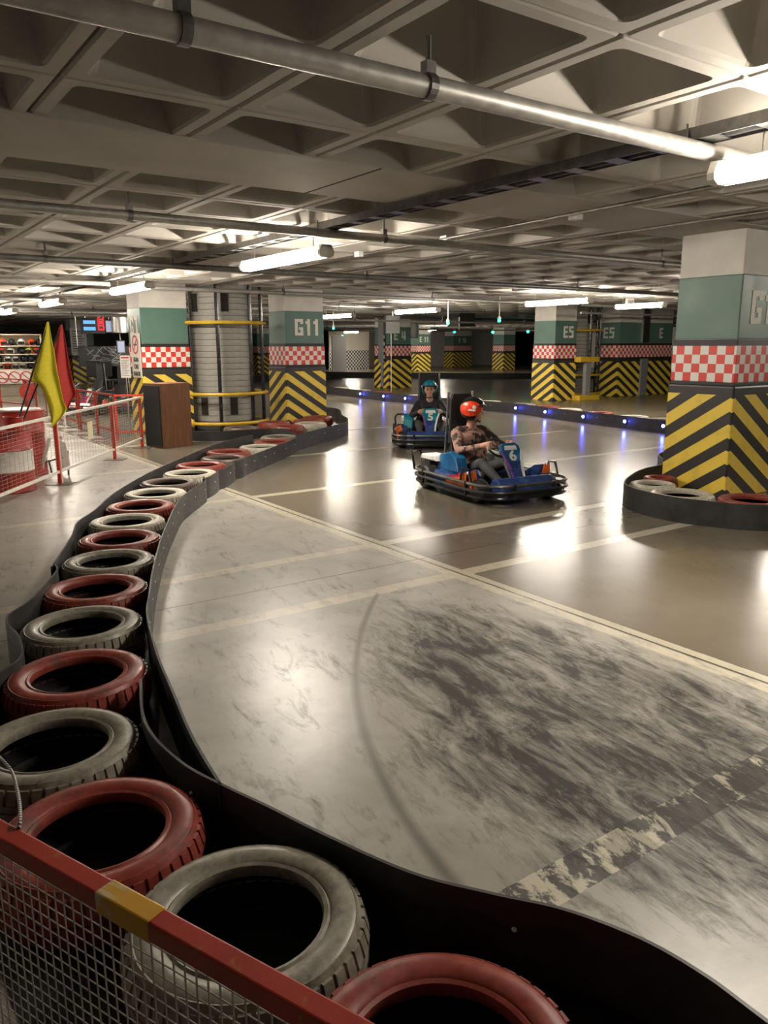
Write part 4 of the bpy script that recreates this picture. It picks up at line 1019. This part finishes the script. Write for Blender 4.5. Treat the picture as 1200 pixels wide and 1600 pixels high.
# ================================================================ drums, flags and pit clutter
dc = fl(50, 768); cr2 = Vector((CR[0], CR[1], 0)).normalized(); fd = Vector((CF[0], CF[1], 0)).normalized()
dc = dc-cr2*.29+fd*.06
def drum(c_, label, h, bands, r=.29, lid=None):
    t = thing('steel_drum', label, 'drum', (c_.x, c_.y, 0), 0, 'red drums by the fence')
    n = len(bands); hh = h/n
    for i, mt in enumerate(bands):
        MB().lathe([(.01, i*hh+.0005), (r, i*hh+.0005), (r+.006, i*hh+.012), (r, i*hh+.024), (r, (i+1)*hh-.012), (r+.005, (i+1)*hh-.006), (r, (i+1)*hh-.0005), (.01, (i+1)*hh-.0005)] if i < n-1 else
                   [(.01, i*hh+.0005), (r, i*hh+.0005), (r+.006, i*hh+.012), (r, i*hh+.024), (r, h-.02), (r+.008, h-.012), (r+.006, h), (r-.01, h), (r-.014, h-.02), (.01, h-.02)], 36).build('drum_band', mt, t, smooth=True)
    if lid: MB().lathe([(.01, h-.018), (r-.02, h-.018), (r-.02, h+.012), (.01, h+.012)], 36).build('lid', lid, t, smooth=True)
    return t
drum(dc, 'drum painted red, white and red behind the white railed fence', .68, ('red_drum_paint', 'white_paint', 'red_drum_paint'))
d2 = fl(26, 640, .80)
drum(d2, 'all-red drum with a pale lid behind the striped drum', .80, ('red_drum_paint',)*3, lid='kart_white')
bk = fl(34, 667, .68)
bkt = thing('flag_bucket', 'small red bucket holding the flag poles on the striped drum', 'bucket', (dc.x+.13, dc.y+.02, .662))
MB().lathe([(.01, 0), (.085, 0), (.10, .13), (.108, .135), (.104, .145), (.095, .14), (.08, .012), (.01, .012)], 28).build('bucket_shell', 'red_drum_paint', bkt, smooth=True)
MB().tube([(-.1, 0, .13), (-.08, .02, .10), (0, .10, .09), (.08, .02, .10), (.1, 0, .13)], .004, 6).build('bail', 'steel', bkt, smooth=True)
base = Vector((dc.x+.13, dc.y+.02, .68))
def flag(pole_px, left_px, right_px, cloth, label, name, base, dy=0.0, folds=1.5, amp=.04, polemat='plastic_black'):
    b2 = base+fd*dy
    P0 = on_p(*pole_px[0], b2); P1 = on_p(*pole_px[1], b2); P0 = Vector((b2.x, b2.y, b2.z)) if pole_px[0] is None else P0
    t = thing(name, label, 'flag', P0)
    MB().tube([Vector((0, 0, 0)), P1-P0], .010, 8).build('flag_pole', polemat, t, smooth=True)
    l = spline([on_p(*q, b2) for q in left_px], 5); r = spline([on_p(*q, b2) for q in right_px], 5); n = 36; m_ = 28
    def samp(c_, u_):
        i = min(int(u_*(len(c_)-1)), len(c_)-2); f = u_*(len(c_)-1)-i; return c_[i].lerp(c_[i+1], f)
    vs = []
    for i in range(n+1):
        u_ = i/n; a = samp(l, u_); c_ = samp(r, u_)
        for j in range(m_+1):
            v_ = j/m_; p = a.lerp(c_, v_); k = amp*min(1, u_*2.2)*(math.sin(v_*folds*2*PI+.6+u_*.5)*.75+math.sin(v_*folds*PI*3.1+1.3)*.25)*(.35+.65*math.sin(PI*min(1, v_*1.05)))
            q = p+fd*(k-.012)-P0; vs.append(tuple(q))
    fs = [(i*(m_+1)+j, i*(m_+1)+j+1, (i+1)*(m_+1)+j+1, (i+1)*(m_+1)+j) for i in range(n) for j in range(m_)]
    o = MB().add(vs, fs).build('flag_cloth', cloth, t, smooth=True); so = o.modifiers.new('thick', 'SOLIDIFY'); so.thickness = .003
    return t
flag(((26, 664), (75.5, 502)), [(74, 503), (66, 532), (57, 562), (47, 591), (60, 600), (68, 613), (77, 640), (82, 668)], [(77, 503), (81, 527), (86, 550), (91, 580), (97, 610), (101, 628), (104.5, 641), (86, 664)], 'cloth_yellow', 'yellow marshal flag drooping from a dark pole in the bucket', 'marshal_flag', base)
flag(((33, 664), (97, 506)), [(95, 507), (90, 522), (85, 545), (80, 575), (84, 600), (90, 620), (98, 640), (104, 638)], [(98, 507), (102, 527), (106, 550), (111, 578), (116, 600), (119.5, 615), (113, 626), (107, 638)], 'cloth_red', 'red marshal flag drooping behind the yellow flag', 'marshal_flag', base, dy=.16)
# white folding stand behind the fence
c_ = fl(86, 742); t = thing('folding_stand', 'white folding sign stand lying open behind the white railed fence', 'stand', c_, math.atan2(CR[1], CR[0]))
MB().prism([(-.20, .0), (-.16, .0), (.0, .46), (-.04, .46)], -.03, .0, 'xz').build('leg', 'white_paint', t); MB().prism([(.04, .04), (.20, .12), (.17, .40), (.05, .46)], -.02, .0, 'xz').build('panel', 'white_paint', t)
MB().prism([(-.02, .05), (.02, .05), (.05, .46), (.01, .46)], .18, .21, 'xz').build('leg', 'white_paint', t)
MB().tube([(-.11, -.01, .16), (.13, -.01, .22)], .012, 6).build('brace', 'steel_dark', t); MB().tube([(.16, .02, 0), (.18, 0, .3)], .012, 6).build('leg', 'steel_dark', t); MB().tube([(-.08, .1, 0), (-.06, 0, .18)], .012, 6).build('leg', 'steel_dark', t)
c_ = fl(62, 676); t = tag(MB().lathe([(.01, 0), (.16, 0), (.15, .05), (.09, .10), (.01, .11)], 16).build('plastic_bag', 'white_paint', None, c_, smooth=True), 'small white bundle on the pale chequered floor', 'bundle')
c_ = on_p(44, 612, (3.75, 19.5)); t = thing('paddle_sign', 'round red paddle sign standing at the red pit fence', 'sign', (c_.x, c_.y, 0))
MB().lathe([(.01, -.012), (.19, -.012), (.19, .012), (.01, .012)], 32, axis='y', off=(0, 0, c_.z)).build('disc', 'red_drum_paint', t, smooth=True).rotation_euler = (0, 0, -.2)
MB().tube([(0, 0, 0), (0, 0, c_.z-.18)], .014, 8).build('handle', 'steel_dark', t)
t = thing('text_board', 'white board with red lettering lines on the pit fence', 'board', (3.72, 17.1, .0)); 
MB().box(-.012, .0, -.75, .75, 0, .5).build('board', 'paper_white', t)
for i in range(4): MB().box(-.016, -.012, -.6, .6-.15*(i % 2), .38-.1*i, .43-.1*i).build('text_line', 'ink_red', t)

# signs on column G7
sg = thing('no_smoking_sign', 'white no-smoking board mounted on column G7', 'sign', (G7[0]-.035, G7[1]+.22, 1.0))
MB().box(-.012, .0, -.25, .25, 0, .78).build('board', 'letter_cream', sg, bevel=.004)
MB().lathe([(.135, -.004), (.165, -.004), (.165, .0), (.135, .0)], 32, close=True, axis='x', off=(-.013, 0, .58)).build('prohibition_ring', 'ink_red', sg)
b = MB().box(-.003, 0, -.016, .016, -.145, .145).build('prohibition_bar', 'ink_red', sg, (-.014, 0, .58)); b.rotation_euler = (.78, 0, 0)
MB().box(-.016, -.013, -.09, .09, .565, .595).build('cigarette', 'ink_dark', sg)
for i, s_ in enumerate(('SIGARA', 'ICMEK', 'YASAKTIR')): letters(s_, .105, 'ink_dark', sg, (-.015, 0, .285-.125*i), (PI/2, 0, -PI/2), .002, .78)
q = on_p(196, 573, (4.3, 14.6)); nb = thing('notice_sheet', 'white printed notice with red heading beside column G7', 'notice', (q.x, q.y, q.z), math.atan2(CR[1], CR[0]))
MB().box(-.09, .09, -.004, .004, -.2, .2).build('sheet', 'paper_white', nb)
MB().box(-.07, .07, -.006, -.004, .15, .175).build('heading', 'ink_red', nb)
for i in range(10): MB().box(-.07, .07-.02*(i % 3), -.006, -.004, .11-.03*i, .118-.03*i).build('text_line', 'ink_dark', nb)
MB().tube([(0, .012, -.2), (0, .012, -q.z)], .012, 6).build('stand_pole', 'steel', nb)
MB().lathe([(.01, -q.z), (.1, -q.z), (.1, -q.z+.015), (.01, -q.z+.015)], 16).build('stand_base', 'steel_dark', nb)

# ================================================================ helmet shelves
HY = 27.4
def zpx(px, py, Y=HY): return on_y(px, py, Y)
xl = zpx(-30, 560).x; xr = zpx(66, 560).x
sh = thing('helmet_shelves', 'cream shelf unit holding rows of helmets behind the pit fence', 'shelves', ((xl+xr)/2, HY, 0)); hw = (xr-xl)/2
levels = [zpx(30, y_).z for y_ in (540, 553, 566, 577)]
ztop = zpx(30, 522).z
MB().box(-hw, hw, .30, .34, 0, ztop).build('back_panel', 'cream_board', sh)
for s in (-1, 1): MB().box(s*hw-.02, s*hw+.02, -.05, .34, 0, ztop).build('side_panel', 'cream_board', sh)
for z_ in levels+[ztop]: MB().box(-hw, hw, -.05, .34, z_-.03, z_).build('shelf', 'cream_board', sh)
z1 = zpx(30, 579).z; z0 = zpx(30, 599).z
fp = MB().box(-hw, hw, -.09, -.06, max(z0, .02), z1).build('front_board', 'paper_white', sh)
for i in range(5):
    xx = -hw+.2+i*(2*hw-.4)/4
    MB().lathe([(.15, -.004), (.185, -.004), (.185, .0), (.15, .0)], 28, close=True, axis='y', off=(xx, -.092, (z0+z1)/2)).build('prohibition_ring', 'ink_red', fp)
    b = MB().box(-.16, .16, -.003, 0, -.015, .015).build('prohibition_bar', 'ink_red', fp, (xx, -.093, (z0+z1)/2)); b.rotation_euler = (0, .78, 0)
HM = {k: helmet_shell((.125, .14, .135), True, 'helmet_'+k) for k in ('black', 'red', 'white', 'yellow')}
visor = MB(); 
vg = []
for i in range(9):
    for j in range(4):
        a = -1.0+2.0*i/8; z_ = -.06+.09*j/3; vg.append((.122*math.sin(a), .138*math.cos(a)*math.sqrt(max(.1, 1-(z_/.135)**2)), z_))
visor.add(vg, [(i*4+j, i*4+j+1, i*4+5+j, i*4+4+j) for i in range(8) for j in range(3)])
visor_me = visor.mesh('visor', 'helmet_black', smooth=True)
spots = [(0, 21, 'black'), (0, 52, 'red'), (0, 64, 'black'), (0, 6, 'red'), (0, 36, 'white'), (1, 2, 'red'), (1, 34, 'black'), (1, 46, 'yellow'), (1, 57, 'red'), (1, 18, 'white'), (2, 11, 'white'), (2, 23, 'white'), (2, 37, 'black'), (2, 48, 'black'), (2, 60, 'black'), (2, -2, 'black'), (3, 10, 'red'), (3, 22, 'white'), (3, 34, 'white'), (3, 47, 'black'), (3, 58, 'black'), (3, -2, 'white')]
for lv, px, k in spots:
    x_ = zpx(px, 550).x; t = thing('racing_helmet', k+' open racing helmet standing on the '+['top', 'second', 'third', 'lowest'][lv]+' helmet shelf', 'helmet', (x_, HY+.1, levels[lv]+.0985), PI+random.uniform(-.5, .5), 'helmets on the shelves')
    t.scale = (.88, .88, .88); link('shell', HM[k], t); link('visor', visor_me, t)

# dark workshop area behind the pits
WY = 28.5
bl = on_y(124, 573, WY); br = on_y(203, 541, WY)
bn = thing('workshop_banner', 'large black printed banner hanging behind the pits', 'banner', ((bl.x+br.x)/2, WY, bl.z)); hw = (br.x-bl.x)/2
MB().box(-hw, hw, -.02, .02, 0, br.z-bl.z).build('banner_cloth', 'tarp_black', bn)
random.seed(3)
for i in range(26):
    xx = random.uniform(-hw+.3, hw-.3); zz = random.uniform(.1, br.z-bl.z-.1); ll = random.uniform(.1, .55); b = MB().box(-ll/2, ll/2, -.026, -.02, -.012, .012).build('print_stroke', 'plastic_grey', bn, (xx, 0, zz)); b.rotation_euler = (0, random.uniform(-.9, .9), 0)
MB().tube([(-hw, 0, br.z-bl.z), (-hw, 0, CEIL-bl.z)], .02, 6).build('hanging_rod', 'steel', bn); MB().tube([(hw, 0, br.z-bl.z), (hw, 0, CEIL-bl.z)], .02, 6).build('hanging_rod', 'steel', bn)
s0 = on_y(130, 519, 27.5); s1 = on_y(160, 499, 27.5)
sc_ = thing('timing_screen', 'timing screen with blue rows and red digits hanging above the pits', 'screen', ((s0.x+s1.x)/2, 27.5, s0.z)); hw = (s1.x-s0.x)/2; hh = s1.z-s0.z
MB().box(-hw-.05, hw+.05, .0, .08, -.04, hh+.04).build('screen_case', 'plastic_black', sc_)
random.seed(5)
for i in range(2):
    for j in range(7):
        MB().box(-hw*.92+j*hw*.17, -hw*.92+(j+.86)*hw*.17, -.008, 0, .06+i*hh*.5, .06+i*hh*.5+hh*.26).build('blue_row', 'screen_blue', sc_)
for i in range(2):
    z_ = .06+i*hh*.5; x_ = hw*.48
    for bx in ((x_, x_+.22, z_, z_+.05), (x_, x_+.22, z_+.27, z_+.32), (x_, x_+.05, z_, z_+.32), (x_+.17, x_+.22, z_, z_+.32), (x_, x_+.22, z_+.135, z_+.175)): MB().box(bx[0], bx[1], -.008, 0, bx[2], bx[3]).build('digit_segment', 'screen_red', sc_)
for s in (-1, 1): MB().tube([(s*hw*.7, .04, hh+.04), (s*hw*.7, .04, CEIL-s0.z)], .02, 6).build('hanging_rod', 'steel', sc_)
for i, (a, b, lab) in enumerate((((165, 520), (177, 500), 'left of the round duct'), ((196, 518), (206, 501), 'right of the round duct'), ((183, 552), (195, 532), 'on the black banner'))):
    p0 = on_y(a[0], a[1], 27.8); p1 = on_y(b[0], b[1], 27.8); t = thing('wall_monitor', 'pale blue lit monitor '+lab, 'monitor', ((p0.x+p1.x)/2, 27.8, p0.z)); hw = (p1.x-p0.x)/2; hh = p1.z-p0.z
    MB().box(-hw, hw, 0, .06, 0, hh).build('monitor_case', 'plastic_black', t); MB().box(-hw+.03, hw-.03, -.006, 0, .03, hh-.03).build('display', 'screen_pale', t)
    MB().tube([(0, .03, hh), (0, .03, CEIL-p0.z)], .02, 6).build('hanging_rod', 'steel', t)
p0 = on_y(186, 508, 27.8); t = thing('air_duct', 'round steel air duct hanging between two pale monitors', 'duct', (p0.x, 27.8, p0.z-.25))
MB().lathe([(.01, -.02), (.26, -.02), (.28, .0), (.28, .55), (.26, .57), (.01, .57)], 24).build('duct_body', 'steel', t, smooth=True); MB().tube([(0, 0, .57), (0, 0, CEIL-p0.z+.25)], .02, 6).build('hanging_rod', 'steel', t)
for i, px in enumerate((150, 174)):
    c_ = on_y(px, 598, 26.0); t = thing('office_chair', ['upright black chair facing the pits before the workshop banner', 'black chair turned sideways beside another before the workshop banner'][i], 'chair', (c_.x, 26.0, 0), .4*i, 'black chairs in the workshop')
    MB().box(-.24, .24, -.22, .22, .44, .51).build('seat', 'plastic_black', t, bevel=.02); MB().box(-.22, .22, .18, .24, .58, 1.1).build('backrest', 'plastic_black', t, bevel=.03)
    MB().tube([(0, .2, .46), (0, .24, .75)], .025, 6).build('back_post', 'steel_dark', t)
    for a, b in ((-.2, -.18), (.2, -.18), (-.2, .18), (.2, .18)): MB().tube([(a, b, 0), (a, b, .44)], .014, 6).build('leg', 'steel_dark', t)
# notice on the far column behind the red flag
t = thing('notice_sheet', 'large white notice hung on the column behind the red flag', 'notice', (8.4, 34.43, 1.2)); MB().box(-.1, .55, -.01, .02, 0, 1.1).build('sheet', 'paper_white', t)
for i in range(9): MB().box(-.04, .45-.05*(i % 3), -.014, -.01, .95-.1*i, .98-.1*i).build('text_line', 'ink_dark', t)
# chequered curtain far back past G11
p0 = on_y(546, 570, 45.0); t = tag(MB().box(-1.6, 1.6, 0, .05, 0, 1.25).build('chequered_board', 'bw_checker_print', None, (p0.x, 45.0, 0)), 'black and white chequered board at the back wall past column G11', 'board')
p0 = on_y(546, 540, 45.6); t = tag(MB().box(-1.6, 1.6, 0, .1, 0, 2.5).build('back_door', 'beige_door', None, (p0.x, 45.6, 0)), 'pale roller door behind the chequered board', 'door')
p0 = on_y(530, 550, 38.0); t = tag(MB().box(-.45, .45, 0, .08, 0, 2.1).build('worn_poster_stand', 'plastic_grey', None, (p0.x, 38.0, 0)), 'worn grey poster board past the edge of column G11', 'board')
# barrier stand beside E5
c_ = on_y(915, 622, 15.2); t = thing('barrier_stand', 'grey post stand with yellow plates beside column E5', 'stand', (c_.x, 15.2, 0))
MB().box(-.10, .10, -.06, .06, .12, 1.08).build('post', 'plastic_grey', t, bevel=.01); MB().box(-.42, .38, -.12, .12, 1.08, 1.22).build('top_plate', 'yellow_paint', t, bevel=.01); MB().box(-.42, .42, -.15, .15, 0, .14).build('base_plate', 'yellow_paint', t, bevel=.01)
# dark partition walls at the back of the hall
tag(MB().box(0, 14, 0, .3, 0, CEIL).build('back_partition', 'concrete_white', None, (31, 48, 0)), 'dim grey partition wall at the far end of the hall', 'wall')
tag(MB().box(0, .3, 0, 12, 0, CEIL).build('back_partition', 'concrete_white', None, (44, 30, 0)), 'dim grey partition wall behind the far E columns', 'wall')
